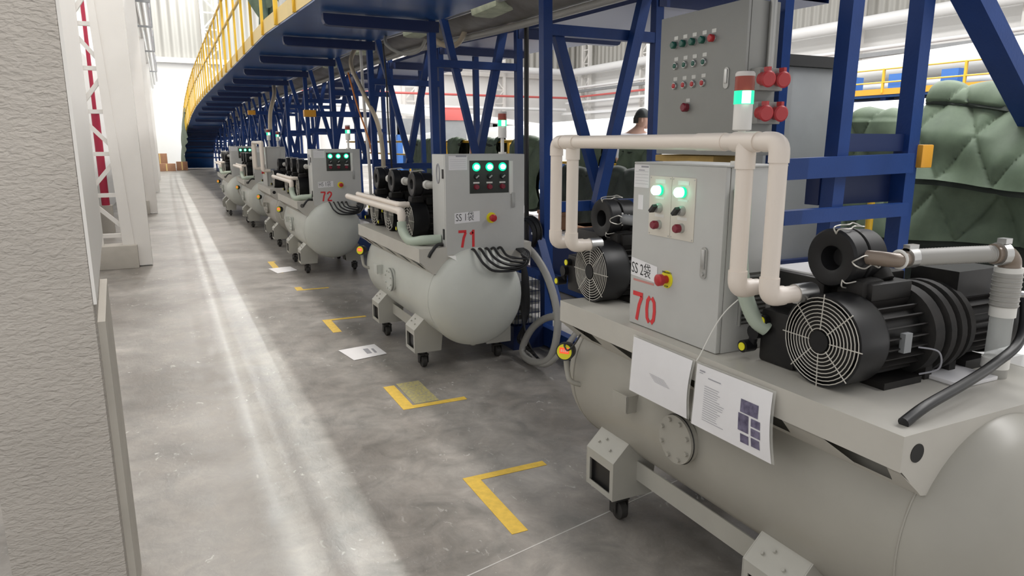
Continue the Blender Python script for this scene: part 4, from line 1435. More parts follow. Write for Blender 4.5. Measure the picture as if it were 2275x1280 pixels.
# ground rails and longitudinal ties
for i, (x, z, nm) in enumerate(((2.62, 0.09, 'low blue ground rail running behind the pump units'),
                                (3.76, 0.09, 'low blue ground rail on the far side of the frames'))):
    o = MB().beam((x, 1.2, z), (x, 45, z), 0.07, 0.15).build('ground_rail', 'blue', ang=0)
    tag(o, nm, 'steel rail')
o = MB().beam((2.60, 4.5, 0.30), (2.60, 4.9, 0.95), 0.07, 0.05).build('short_strut', 'blue', ang=0)
tag(o, 'short slanted blue strut at the foot of the post right of unit 71', 'strut')
t = thing('wire_crate', 'low crate of wire mesh and pale slabs behind unit 71 beside the post foot', 'crate', (2.45, 4.9, 0))
for k in range(5):
    MB().bbox(2.34, 2.56, 4.75, 5.6, 0.20 + 0.075 * k, 0.24 + 0.075 * k, 0.004).build('slab', 'ringgrey', t)
g = MB()
for k in range(8):
    g.beam((2.335 + 0.03 * k, 4.74, 0.1), (2.335 + 0.03 * k, 4.74, 0.58), 0.004)
for k in range(6):
    g.beam((2.33, 4.74, 0.12 + 0.085 * k), (2.56, 4.74, 0.12 + 0.085 * k), 0.004)
g.box(2.32, 2.58, 4.73, 5.62, 0.0, 0.19)
g.build('mesh_side', 'beamdark', t)

# yellow-ended cross beam further down
t = thing('tie_beam', 'blue cross beam with a bright yellow end block, above unit 72', 'beam', (2.3, 12.2, 2.05))
MB().beam((2.29, 12.2, 2.07), (3.2, 12.2, 2.07), 0.09, 0.09).build('beam_body', 'blue', t, ang=0)
MB().bbox(2.11, 2.30, 12.14, 12.26, 2.02, 2.13, 0.005).build('end_block', 'orange', t)
t = thing('tie_beam', 'short blue beam with a yellow end, farther back above the far units', 'beam', (1.9, 19.5, 2.2))
MB().beam((2.15, 19.5, 2.35), (2.7, 19.5, 2.35), 0.09, 0.09).build('beam_body', 'blue', t, ang=0)
MB().bbox(1.98, 2.16, 19.44, 19.56, 2.30, 2.41, 0.005).build('end_block', 'orange', t)

# ------------------------------------------------------------------ walkway on the aisle side
t = thing('walkway', 'long raised blue walkway over the aisle side with yellow railing', 'walkway', (1.9, 10, 2.9))
m = MB()
P = []
yv = -1.5
while yv < 49.3:
    P.append(yv)
    yv += 0.6 if yv < 40 else 0.3
P.append(49.3)
vs, fs = [], []
for y in P:
    xe, zd = deck_at(y)
    for (x, z) in ((xe, zd), (XL + 0.02, zd), (XL + 0.02, zd - 0.03), (xe, zd - 0.03)):
        vs.append((x, y, z))
n = len(P)
for i in range(n - 1):
    for k in range(4):
        k2 = (k + 1) % 4
        fs.append((4 * i + k, 4 * i + k2, 4 * i + 4 + k2, 4 * i + 4 + k))
m.add(vs, fs)
m.build('deck', 'deckblue', t, ang=20)
y = 41.0
while y < 49:
    xe, zd = deck_at(y)
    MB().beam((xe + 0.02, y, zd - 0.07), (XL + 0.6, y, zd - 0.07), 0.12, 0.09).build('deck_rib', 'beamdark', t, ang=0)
    y += 0.75
vs, fs = [], []
m = MB()
for y in P:
    xe, zd = deck_at(y)
    h = 0.16
    for (x, z) in ((xe - 0.006, zd + h), (xe + 0.0, zd + h), (xe + 0.0, zd - 0.012), (xe - 0.006, zd - 0.012)):
        vs.append((x, y, z))
for i in range(n - 1):
    for k in range(4):
        k2 = (k + 1) % 4
        fs.append((4 * i + k, 4 * i + k2, 4 * i + 4 + k2, 4 * i + 4 + k))
m.add(vs, fs)
m.build('toe_board', 'toeboard', t, ang=20)
for (hh, nm) in ((1.40, 'top_rail'), (0.86, 'mid_rail')):
    pts = []
    for y in P:
        if y > 48.7:
            continue
        xe, zd = deck_at(y)
        pts.append((xe - 0.005, y, zd + hh))
    MB().tube(pts, 0.026, 8, smooth=False).build(nm, 'yellow', t, ang=60)
y = -0.9
k = 1
while y < 48.5:
    xe, zd = deck_at(y)
    wide = 0.05 if k % 6 == 3 else 0.036
    MB().beam((xe - 0.02, y, zd - 0.02), (xe - 0.02, y, zd + 1.40), wide, 0.036, up=(0, 1, 0)).build('railing_post', 'yellow', t,
                                                                                            ang=0)
    y += 1.22 if y < 30 else 1.0
    k += 1

# the far-side walkway and the mold body carried between the two
t = thing('walkway', 'raised blue walkway on the far side of the support frames', 'walkway', (4.4, 10, 2.9))
vs, fs = [], []
m = MB()
PP = [y for y in P if 4.2 < y < 44]
for y in PP:
    xe, zd = deck_at(y)
    for (x, z) in ((XR + 0.05, zd), (5.2, zd), (5.2, zd - 0.05), (XR + 0.05, zd - 0.05)):
        vs.append((x, y, z))
n = len(PP)
for i in range(n - 1):
    for k in range(4):
        k2 = (k + 1) % 4
        fs.append((4 * i + k, 4 * i + k2, 4 * i + 4 + k2, 4 * i + 4 + k))
m.add(vs, fs)
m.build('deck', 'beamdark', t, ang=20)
t = thing('blade_mold', 'dark curved underside of the blade mold carried between the two walkways', 'mold', (3.2, 12, 2.8))
vs, fs = [], []
K = 10
PP = [y for y in P if 3.0 < y < 44]
for y in PP:
    xe, zd = deck_at(y)
    for k in range(K + 1):
        a = PI + PI * k / K
        vs.append((3.2 + 0.50 * math.cos(a), y, zd + 0.32 + 0.42 * math.sin(a)))
for i in range(len(PP) - 1):
    for k in range(K):
        a = i * (K + 1) + k
        fs.append((a, a + 1, a + K + 2, a + K + 1))
MB().add(vs, fs).build('mold_shell', 'moldbrown', t, ang=60)
for k, (x, dz) in enumerate(((2.82, 0.02), (3.58, 0.0), (3.2, -0.14))):
    MB().tube([(x, y, deck_at(y)[1] + dz) for y in PP], 0.035, 8, smooth=False).build('vacuum_line', ['steel', 'beamdark', 'hose'][k], t, ang=60)
for k, y in enumerate((8.6, 6.4, 11.2, 13.6)):
    zd = deck_at(y)[1]
    MB().bbox(2.78, 3.05, y - 0.35, y + 0.25, zd - 0.06, zd + 0.32, 0.05).build('fibre_roll', 'insul', t)

# hoses and straps hanging by the frames
hang = [
    ('black_hose', 'thick black hose hanging straight down beside the second frame', 'hose', 'cable', 0.026,
     [(3.58, 7.0, 3.2), (3.585, 7.0, 2.4), (3.59, 7.0, 1.2), (3.60, 7.0, 0.4)]),
    ('beige_hose', 'beige hose curving down from the mold behind unit 72', 'hose', 'beige', 0.03,
     [(2.62, 10.6, 2.95), (2.5, 10.4, 2.7), (2.55, 10.0, 2.3), (2.68, 9.8, 1.9), (2.72, 9.7, 1.5), (2.72, 9.7, 1.1)]),
    ('white_conduit', 'slim white vertical conduit beside the beige hose behind unit 72', 'conduit', 'whiteplastic', 0.022,
     [(2.62, 10.3, 3.0), (2.62, 10.2, 2.0), (2.63, 10.1, 1.2), (2.63, 10.1, 0.6)]),
    ('orange_cable', 'orange cable slanting down next to the beige hose', 'cable', 'orangecable', 0.012,
     [(2.50, 10.6, 2.6), (2.52, 10.2, 2.1), (2.62, 10.0, 1.6), (2.66, 9.9, 1.1), (2.66, 9.9, 0.7)]),
    ('beige_strap', 'pale strap looping under the mold near the second frame', 'strap', 'beige', 0.03,
     [(2.75, 7.9, 2.95), (2.85, 7.8, 2.72), (3.05, 7.7, 2.68), (3.15, 7.6, 2.9), (3.2, 7.5, 3.3)]),
    ('pale_hose', 'pale looping hose under the deck between the second and third frames', 'hose', 'hose', 0.022,
     [(2.7, 9.2, 3.0), (2.62, 9.0, 2.82), (2.8, 8.9, 2.70), (3.0, 8.8, 2.75), (3.1, 8.7, 3.0)]),
    ('tan_hose', 'tan hose dropping behind the far pump units', 'hose', 'beige', 0.045,
     [(2.45, 18.0, 3.0), (2.40, 17.6, 2.7), (2.25, 17.3, 2.3), (2.2, 17.2, 1.9)]),
    ('black_cable', 'thin black cable hanging by the third frame', 'cable', 'cable', 0.012,
     [(2.75, 9.6, 2.9), (2.78, 9.6, 2.4), (2.76, 9.5, 1.8), (2.80, 9.5, 1.0)]),
]
for nm, lab, cat, mt, r_, pts in hang:
    o = MB().tube(pts, r_, 10).build(nm, mt, ang=60)
    tag(o, lab, cat)

# big clear hose loop on the floor between 70 and 71
t = thing('vacuum_hose', 'big grey see-through hose looping down to the floor between units 71 and 70', 'hose', (2.3, 4.3, 0))
MB().tube([(2.20, 4.55, 0.86), (2.27, 4.40, 0.86), (2.33, 4.22, 0.68), (2.34, 4.08, 0.40), (2.31, 4.12, 0.12), (2.27, 4.32, 0.035),
           (2.28, 4.5, 0.07), (2.34, 4.45, 0.25), (2.42, 4.3, 0.36), (2.5, 4.1, 0.34)], 0.026, 14, sub=14, ribs=0.03).build('hose_run', 'hose', t)
MB().tube([(2.46, 4.0, 0.33), (2.36, 4.02, 0.20), (2.30, 4.15, 0.06), (2.28, 4.35, 0.03), (2.34, 4.5, 0.03)], 0.02, 12).build(
    'hose_run', 'hose', t)
t = thing('cable_bundle', 'bundle of black cables dropping behind unit 71 beside the big hose', 'cable', (2.3, 4.6, 0.6))
for k in range(6):
    MB().tube([(2.20 + 0.012 * k, 4.65, 0.95), (2.28 + 0.01 * k, 4.66, 0.93 - 0.01 * k), (2.36, 4.68 + 0.01 * k, 0.82),
               (2.37 + 0.008 * k, 4.68, 0.6), (2.36 + 0.01 * k, 4.66, 0.3), (2.34, 4.5 + 0.04 * k, 0.10),
               (2.30, 4.2 + .05 * k, 0.04 + 0.012 * k)], 0.009, 8).build('cable_strand', 'cable', t)
t = thing('cable_coil', 'coil of black cable hung on the post behind unit 71', 'cable coil', (2.55, 4.95, 0.9))
for k in range(7):
    MB().ring((2.50 + 0.012 * k, 4.92, 0.88 + 0.004 * k), (1, 0.25, 0), 0.12 - 0.003 * (k % 3), 0.009, n=30).build('coil_turn', 'cable', t)
t = thing('cable_heap', 'black cables lying beyond the grey fan cover of unit 70, right edge', 'cable', (2.7, 1.6, 0.8))
for k in range(9):
    MB().tube([(2.50, 1.55 + 0.03 * k, 0.90), (2.70, 1.50 + 0.03 * k, 0.905 + 0.004 * (k % 3)), (2.95, 1.42 + 0.03 * k, 0.90)], 0.009, 8).build('cable_strand', 'cable', t)
MB().box(2.45, 3.05, 1.30, 1.95, 0.0, 0.885).build('bench_block', 'bladewhite', t)

# ================================================================== BIG WALL CABINET
t = thing('electrical_cabinet', 'large grey electrical cabinet with rows of green and red buttons, above unit 70', 'cabinet',
          (2.5, 2.84, 1.54))
MB().bbox(2.44, 2.615, 2.53, 3.16, 1.54, 2.235, 0.004).build('cabinet_body', 'cabdark', t)
MB().box(2.436, 2.441, 2.535, 3.155, 1.545, 2.23).build('door_seam', 'cabseam', t)
dr = MB().bbox(2.42, 2.437, 2.53, 3.16, 1.54, 2.238, 0.004).build('cabinet_door', 'cabdark', t)
DX = 2.42


def dbtn(y, z, kind):
    c = (DX, y, z)
    MB().box(DX - 0.001, DX, y - 0.015, y + 0.015, z + 0.026, z + 0.044).build('button_tag', 'ringgrey', dr)
    MB().lathe((DX, y, z), (DX - 0.012, y, z), [(0, 0.0185), (0.7, 0.0185), (1, 0.016)], 20).build('button_bezel', 'steel', dr)
    mm, r0, l0 = {'g': ('greenbtn', 0.018, 0.030), 'r': ('redbtn', 0.018, 0.030), 'gs': ('greenbtn', 0.0125, 0.016),
                  'rs': ('redbtn', 0.0125, 0.016), 'R': ('darkredbtn', 0.022, 0.036)}[kind]
    MB().lathe((DX - 0.008, y, z), (DX - l0, y, z), [(0, r0), (0.8, r0), (1, r0 * 0.75)], 20).build('push_button', mm, dr,
                                                                                           label=('green' if 'green' in mm else 'red') + ' push button')


for k, y in enumerate((3.031, 2.96, 2.889, 2.816, 2.749)):
    dbtn(y, 2.092, 'g' if k < 4 else 'r')
for k, y in enumerate((3.023, 2.95, 2.88, 2.807)):
    dbtn(y, 1.988, 'gs')
    dbtn(y, 1.889, 'rs')
dbtn(2.915, 1.776, 'R')
pts = []
for k in range(24):
    a = 2 * PI * k / 24
    pts.append((2.644 + 0.017 * math.cos(a), 1.90 + (0.032 if math.sin(a) > 0 else -0.032) + 0.017 * math.sin(a)))
MB().prism(pts, 'yz', DX - 0.006, DX).build('door_handle', 'ringgrey', dr)
MB().bbox(DX - 0.011, DX - 0.006, 2.636, 2.652, 1.875, 1.94, 0.003).build('handle_lever', 'steel', dr)
MB().cyl((2.555, 2.515, 1.93), (2.555, 2.515, 2.6), 0.016, n=14).build('conduit', 'ringgrey', t)
for z in (1.885, 1.735):
    MB().bbox(2.455, 2.60, 2.47, 2.53, z - 0.05, z + 0.05, 0.004).build('socket_box', 'cabdark', t)
    for x in (2.475, 2.568):
        s = MB()
        s.lathe((x, 2.475, z), (x - 0.012, 2.42, z - 0.005), [(0, 0.030), (0.6, 0.032), (0.9, 0.037), (1.0, 0.030)], 24)
        s.box(x - 0.008, x + 0.008, 2.43, 2.46, z + 0.03, z + 0.05)
        s.build('power_socket', 'socketred', t, label='red round industrial socket')

# tall grey metal enclosure behind
t = thing('metal_enclosure', 'tall plain grey metal enclosure behind the large cabinet', 'enclosure', (3.6, 3.4, 0))
MB().bbox(3.25, 3.79, 3.2, 3.7, 0.86, 2.05, 0.006).build('enclosure_body', 'duct', t)
MB().bbox(3.27, 3.77, 3.22, 3.68, 0.0, 0.86, 0.006).build('enclosure_base', 'duct', t)
MB().box(3.2, 3.86, 3.17, 3.22, 2.05, 2.115).build('top_frame', 'cable', t)
MB().box(3.25, 3.85, 3.16, 3.2, 0.84, 0.87).build('bottom_frame', 'beamdark', t)
o = MB().bbox(2.42, 2.66, 2.62, 3.0, 1.24, 1.262, 0.004).build('wooden_tray', 'orange')
bpy.data.objects.remove(o)

# ================================================================== QUILTS
def quilt(label, x, y0, y1, ztop, zbot, sag=0.03, m='quilt', rail=0.05, cell=0.38, amp=0.05, seed=1, nu=60, nv=44, flare=0.05):
    t = thing('quilted_blanket', label, 'blanket', (x, (y0 + y1) / 2, zbot), 'green quilted blankets over the rail')
    rng = random.Random(seed)
    ph = [rng.uniform(0, 6.28) for _ in range(6)]
    drop = ztop - zbot
    back = drop * 0.45
    total = drop + back + PI * rail

    def fn(u, v):
        y = y0 + (y1 - y0) * u
        s = v * total
        zt = ztop + sag * math.sin(u * PI * 2.1 + ph[0]) * 0.5 + 0.012 * math.sin(u * 8 + ph[1])
        dd = drop * (1 + 0.04 * math.sin(u * 7 + ph[2]))
        if s < drop:
            f = 1 - s / drop
            z = zt - dd * f
            xx = x - rail - flare * f - 0.035 * f * math.sin(u * 16 + ph[3]) - 0.02 * math.sin(f * 7 + u * 5 + ph[4])
            nx, nz = -1, 0
        elif s < drop + PI * rail:
            a = (s - drop) / rail
            xx = x - rail * math.cos(a)
            z = zt + rail * math.sin(a)
            nx, nz = -math.cos(a), math.sin(a)
        else:
            f = (s - drop - PI * rail) / back
            xx = x + rail + 0.03 * f
            z = zt - back * f
            nx, nz = 1, 0
        a1 = (y + s * 0.62) / cell
        a2 = (y - s * 0.62) / cell
        q = min(abs(math.sin(PI * a1)), abs(math.sin(PI * a2)))
        puff = amp * (q ** 0.38) + 0.004 * math.sin(y * 26 + s * 14 + ph[5]) * q + 0.005 * math.sin(s * 21 + y * 8) * q
        return (xx + nx * puff, y + 0.01 * math.sin(s * 6 + ph[1]), z + nz * puff)

    MB().grid(fn, nu, nv).build('quilt_face', m, t, ang=70, fix=False)

    def fn2(u, v):
        p = fn(u, v)
        return (p[0] + (0.045 if v * total < drop else (-0.03 if v * total > drop + PI * rail else 0)), p[1], p[2] - 0.035)

    MB().grid(fn2, 40, 30).build('quilt_lining', 'quiltdark', t, ang=70, fix=False)
    return t


quilt('large olive green quilt draped over the yellow rail at the right edge', 4.45, 1.5, 3.75, 1.74, 1.0, 0.04, seed=3, nu=170, nv=130)
quilt('upper folded green quilt heaped on the large quilt at the right edge', 4.42, 1.3, 2.9, 1.80, 1.36, 0.06, seed=8, cell=0.34, flare=0.16,
      nu=130, nv=80, rail=0.09)
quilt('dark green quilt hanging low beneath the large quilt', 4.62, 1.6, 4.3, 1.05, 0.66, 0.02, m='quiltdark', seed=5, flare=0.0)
quilt('green quilt seen just right of unit 71 between the blue posts', 4.6, 8.4, 9.3, 1.60, 0.75, seed=11)
quilt('green quilt seen under the long cream pipe, left of the V brace', 4.6, 6.9, 7.6, 1.55, 0.95, seed=12)
quilt('green quilt seen under the long cream pipe, right of the V brace', 4.6, 6.0, 6.55, 1.50, 0.95, seed=13)
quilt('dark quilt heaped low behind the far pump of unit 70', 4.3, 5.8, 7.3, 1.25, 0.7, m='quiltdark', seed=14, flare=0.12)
quilt('green quilt seen above the pumps of unit 71', 4.6, 12.6, 13.9, 1.58, 0.9, seed=15)
quilt('green quilt behind the signal tower of unit 71', 4.6, 9.8, 10.7, 1.60, 0.9, seed=16)
quilt('green quilt peeking left of the 71 cabinet', 4.6, 11.3, 11.9, 1.60, 0.9, seed=17)

t = thing('guard_rail', 'yellow guard rail carrying the green quilts beyond the frames', 'railing', (4.6, 8, 0))
MB().tube([(4.6, 1.0, 1.62), (4.6, 20, 1.62)], 0.022, 8, smooth=False).build('top_rail', 'yellow', t)
MB().tube([(4.6, 1.0, 1.35), (4.6, 20, 1.35)], 0.018, 8, smooth=False).build('mid_rail', 'yellow', t)
for y in (3.35, 5.5, 7.7, 9.6, 11.0, 12.2, 14.4, 16.4, 18.6):
    MB().cyl((4.62, y, 0.0), (4.62, y, 1.62), 0.024, n=12).build('railing_post', 'yellow', t)
o = MB().cyl((3.80, 2.85, 0), (3.80, 2.85, 1.25), 0.021, n=14).build('yellow_post', 'yellow')
tag(o, 'slim yellow post standing behind the horizontal corrugated hose', 'post')

# quilts on the walkway railing at top left
for i, (y0, y1, z0, z1) in enumerate(((10.9, 11.5, 3.25, 4.3), (9.9, 10.6, 3.45, 4.3))):
    t = thing('quilted_blanket', ['dark green quilt hanging over the walkway railing at the top, farther bundle',
                                  'dark green quilt bundle on the walkway railing at the top, nearer one'][i], 'blanket',
              (1.45, y0, z0), 'quilts on the walkway railing')
    m = MB()
    m.grid(lambda u, v: (1.42 + 0.10 * math.sin(u * 9) * (0.4 + v) + 0.06 * math.sin(v * 5), y0 + (y1 - y0) * u,
                         z1 - (z1 - z0) * v * (0.8 + 0.25 * math.sin(u * 8))), 24, 16)
    m.grid(lambda u, v: (1.50 + 0.10 * math.sin(u * 7 + 1) * (0.4 + v) + 0.06 * math.sin(v * 5), y0 + (y1 - y0) * u,
                         z1 - (z1 - z0) * v * (0.7 + 0.25 * math.sin(u * 8))), 24, 16)
    m.build('quilt_face', 'quilt', t, ang=70, fix=False)
t = thing('tarpaulin', 'olive tarpaulin hanging down the far end of the walkway', 'tarpaulin', (0.95, 46, 0))
MB().grid(lambda u, v: (deck_at(40 + 9 * u)[0] - 0.06 - 0.05 * math.sin(u * 20) - 0.10 * math.sin(v * PI), 40 + 9 * u,
                        max(deck_at(40 + 9 * u)[1] + 0.9 - 1.5 * v, 0.02)), 40, 14).build('tarp_sheet', 'quilt', t, ang=70, fix=False)

# ================================================================== FAR HALL
# white blade body
t = thing('wind_turbine_blade', 'long pale grey blade body lying across the hall beyond the quilts', 'blade', (9.6, 12, 0))
m = MB()
prof = [(9.0, 1.1), (8.97, 2.02), (9.02, 2.12), (9.5, 2.20), (10.6, 2.12), (10.9, 1.7), (10.7, 1.1)]
ysb = [0.5, 4, 9, 15, 20, 26, 34]
vs, fs = [], []
for i, y in enumerate(ysb):
    k = 1 - max(0, y - 12) * 0.012
    for (x, z) in prof:
        vs.append((9 + (x - 9) * k, y, 1.1 + (z - 1.1) * k))
npf = len(prof)
for i in range(len(ysb) - 1):
    for k in range(npf):
        k2 = (k + 1) % npf
        fs.append((i * npf + k, i * npf + k2, (i + 1) * npf + k2, (i + 1) * npf + k))
fs.append(tuple(range(npf)))
fs.append(tuple(reversed(range((len(ysb) - 1) * npf, len(ysb) * npf))))
m.add(vs, fs).build('blade_shell', 'bladewhite', t, ang=40)
for y in range(2, 34, 4):
    MB().box(9.3, 10.5, y, y + 0.25, 0, 1.15).build('cradle', 'bluebox', t)
t = thing('wind_turbine_blade', 'slender white blade tip crossing behind the signal tower of unit 71', 'blade', (10, 26, 0))
MB().add([(7.0, 28, 2.9), (7.0, 28, 3.3), (13.5, 24.0, 2.25), (13.5, 24.0, 2.1), (7.0, 28.8, 2.9), (7.0, 28.8, 3.3),
          (13.5, 24.5, 2.25), (13.5, 24.5, 2.1)],
         [(0, 1, 2, 3), (4, 7, 6, 5), (0, 4, 5, 1), (1, 5, 6, 2), (2, 6, 7, 3), (3, 7, 4, 0)]).build('blade_shell', 'bladewhite', t, ang=0)
MB().box(7.2, 13.0, 26.4, 26.5, 1.9, 2.5).build('dark_truss', 'duct', t)
for x in (8, 10, 12):
    MB().box(x, x + 0.2, 26.4, 26.6, 0, 2.6).build('stand_leg', 'bluebox', t)

# neighbour mold line with its yellow walkway
t = thing('mold_line', 'neighbouring blue mold line with yellow railed walkway across the hall', 'mold', (16.5, 12, 0))
MB().box(16, 16.04, 2, 14.6, 2.76, 2.90).build('toe_board', 'orange', t)
MB().box(16.04, 17.6, 2, 14.6, 2.70, 2.76).build('deck', 'deckblue', t)
for z in (3.05, 3.36):
    MB().tube([(16, 2, z), (16, 14.6, z)], 0.02, 6, smooth=False).build('rail', 'yellow', t)
for k in range(13):
    MB().box(15.98, 16.03, 2 + 1.0 * k, 2.05 + 1.0 * k, 2.8, 3.37).build('railing_post', 'yellow', t)
for k in range(9):
    MB().box(16.5, 16.8, 2.4 + 1.35 * k, 2.8 + 1.35 * k, 2.76, 3.28).build('clamp_box', 'bluebox', t)
    MB().box(16.2, 16.5, 2.6 + 1.35 * k, 2.75 + 1.35 * k, 0, 2.7).build('leg', 'blue', t)
MB().box(16.3, 17.6, 2, 14.6, 2.2, 2.66).build('dark_truss', 'beamdark', t)
o = MB()
rng = random.Random(2)
for k in range(20):
    y = 2 + 0.63 * k
    o.beam((16.25, y, 2.3), (16.25, y + rng.uniform(-0.3, 0.3), 2.62), 0.03)
o.build('truss_lacing', 'duct', t)
MB().lathe((18.4, 1, 3.75), (18.4, 18, 3.55), [(0, 0.55), (0.4, 0.5), (0.8, 0.35), (1, 0.1)], 20).build('white_mold_shell', 'bladewhite', t)
MB().lathe((17.4, 1, 3.0), (17.4, 14.6, 3.0), [(0, 0.2), (1, 0.2)], 12).build('heater_pipe', 'duct', t)

# wall columns and services on the far right and back walls
def wall_col(x, y, label, ax='y'):
    t = thing('steel_column', label, 'column', (x, y, 0), 'pale lattice columns on the far walls')
    d = 0.45
    m = MB()
    for s in (-1, 1):
        if ax == 'y':
            m.box(x - 0.15, x + 0.1, y + s * d - 0.09, y + s * d + 0.09, 0, 15)
        else:
            m.box(x + s * d - 0.09, x + s * d + 0.09, y - 0.1, y + 0.15, 0, 15)
    m.build('column_chord', 'whitesteel', t)
    m = MB()
    z = 0.5
    s = 1
    while z < 14.5:
        if ax == 'y':
            m.beam((x, y - d, z), (x, y + d, z), 0.08)
            m.beam((x, y - s * d, z), (x, y + s * d, z + 1.0), 0.08)
        else:
            m.beam((x - d, y, z), (x + d, y, z), 0.08)
            m.beam((x - s * d, y, z), (x + s * d, y, z + 1.0), 0.08)
        z += 1.0
        s = -s
    m.build('lacing', 'whitesteel', t)


words = ['first', 'second', 'third', 'fourth', 'fifth', 'sixth', 'seventh']
for k, y in enumerate((47.5, 40, 32, 24, 16, 9)):
    wall_col(29.5, y, 'pale lattice steel column on the right wall, %s from the far corner' % words[k])
for k, x in enumerate((23, 16, 9, 3.2)):
    wall_col(x, 49.5, 'pale lattice steel column on the back wall, %s from the right corner' % words[k], 'x')

svc = [('wall_pipe', 'large grey-white pipe high along the right wall', 28.9, 6.9, 0.28, 'pipewhite'),
       ('wall_pipe', 'upper thin white pipe below the large one on the right wall', 28.7, 5.7, 0.09, 'pipewhite'),
       ('wall_pipe', 'red fire main along the right wall', 28.6, 5.0, 0.07, 'redpipe'),
       ('wall_pipe', 'thin pale pipe just under the red main on the right wall', 28.6, 4.6, 0.10, 'pipewhite'),
       ('cable_tray', 'pale cable tray between the white pipes on the right wall', 28.7, 5.35, 0.0, 'duct'),
       ('crane_rail', 'broad white rail above the mold line on the right wall', 28.2, 3.7, 0.0, 'pipewhite')]
for nm, lab, x, z, r_, mt in svc:
    if r_ > 0:
        o = MB().cyl((x, -2, z), (x, 49, z), r_, n=12).build(nm, mt)
    else:
        o = MB().box(x, x + 0.3, -2, 49, z, z + 0.18).build(nm, mt)
    tag(o, lab, 'pipe' if r_ > 0 else 'rail')
svb = [('wall_pipe', 'large grey-white pipe high along the back wall', 6.9, 0.25, 'pipewhite'),
       ('wall_pipe', 'red fire main along the back wall', 5.0, 0.08, 'redpipe'),
       ('wall_pipe', 'thin white pipe low on the back wall', 4.1, 0.12, 'pipewhite')]
for nm, lab, z, r_, mt in svb:
    o = MB().cyl((5.2, 48.7, z), (28.4, 48.7, z), r_, n=12).build(nm, mt)
    tag(o, lab, 'pipe')
t = thing('storage_rack', 'bright blue rack with white bands at the far end of the hall', 'rack', (27, 44, 0))
MB().box(24.5, 27.5, 43, 44, 1.4, 2.8).build('rack_panel', 'bluebox', t)
MB().box(24.5, 27.5, 42.97, 43, 2.0, 2.12).build('rack_band', 'pipewhite', t)
MB().box(24.6, 24.8, 43, 44, 0, 1.4).box(27.2, 27.4, 43, 44, 0, 1.4).build('rack_leg', 'bluebox', t)
# ladder high right
t = thing('yellow_ladder', 'small yellow ladder high behind the large grey cabinet', 'ladder', (12.6, 16.3, 6))
MB().beam((12.2, 16.5, 5.6), (12.7, 16.5, 7.6), 0.06).beam((12.75, 16.2, 5.6), (13.25, 16.2, 7.6), 0.06).build('stile', 'yellow', t)
for k in range(8):
    MB().beam((12.23 + 0.0625 * k, 16.5, 5.75 + 0.25 * k), (12.78 + 0.0625 * k, 16.2, 5.75 + 0.25 * k), 0.04).build('rung', 'yellow', t)
MB().box(12.0, 13.4, 16.5, 17.5, 5.35, 5.5).box(12.6, 12.8, 16.9, 17.1, 0, 5.4).build('ladder_platform', 'whitesteel', t)
# red bins, cartons
for i, (x, y, sx, sy, z0, z1, m_, nm, lab) in enumerate((
        (5.2, 11.8, 0.9, 0.7, 1.15, 1.62, 'red', 'red_bin', 'red bin with yellow rim seen above the cabinet of unit 71'),
        (8.0, 21.5, 0.9, 0.3, 2.3, 2.7, 'redpipe', 'red_cover', 'faded red cover hanging on the blade far behind unit 71'),
        (3.9, 6.9, 0.5, 0.4, 0.62, 0.82, 'cardboard', 'cardboard_box', 'open cardboard box on the bench between the blue posts'),
        (3.85, 6.2, 0.5, 0.3, 0.62, 0.74, 'cardboard', 'cardboard_box', 'flat cardboard box on the bench beside the long quilt'),
        (6.3, 6.9, 0.25, 0.25, 1.9, 2.35, 'red', 'fire_bell', 'red round-topped device seen between the grey enclosure and blue post'))):
    t = thing(nm, lab, 'bin' if 'bin' in nm else 'box' if 'box' in nm else 'cover', (x + sx / 2, y + sy / 2, 0))
    MB().bbox(x, x + sx, y, y + sy, z0, z1, 0.01).build('body', m_, t)
    MB().bbox(x - 0.01, x + sx + 0.01, y - 0.01, y + sy + 0.01, z1 - 0.04, z1, 0.005).build('rim', 'yellow' if m_ == 'red' else m_, t)
    MB().box(x + 0.05, x + sx - 0.05, y + 0.05, y + sy - 0.05, 0, z0).build('stand', 'duct', t)
# low benches / pale slabs beyond the frames
for i, (x0, x1, y0, y1, z1) in enumerate(((3.85, 4.4, 3.9, 7.4, 0.6), (5.9, 7.6, 4.0, 8.5, 0.55), (5.0, 8.0, 9.5, 18, 0.5), (4.9, 8.0, -1, 3.2, 0.5))):
    t = thing('pallet_bench', ['low pale bench with stacked sheets behind the blue frames',
                               'wide low platform of white sheets beyond the yellow rail',
                               'long low platform of white sheets deeper in the hall',
                               'low platform of white sheets at the right edge'][i], 'bench', ((x0 + x1) / 2, (y0 + y1) / 2, 0))
    MB().box(x0, x1, y0, y1, 0, z1 - 0.08).build('base', 'beamdark', t)
    for k in range(3):
        MB().bbox(x0 + 0.02 * k, x1 - 0.03 * k, y0 + 0.04 * k, y1 - 0.02, z1 - 0.08 + 0.03 * k, z1 - 0.055 + 0.03 * k, 0.004).build('sheet', 'paper', t)


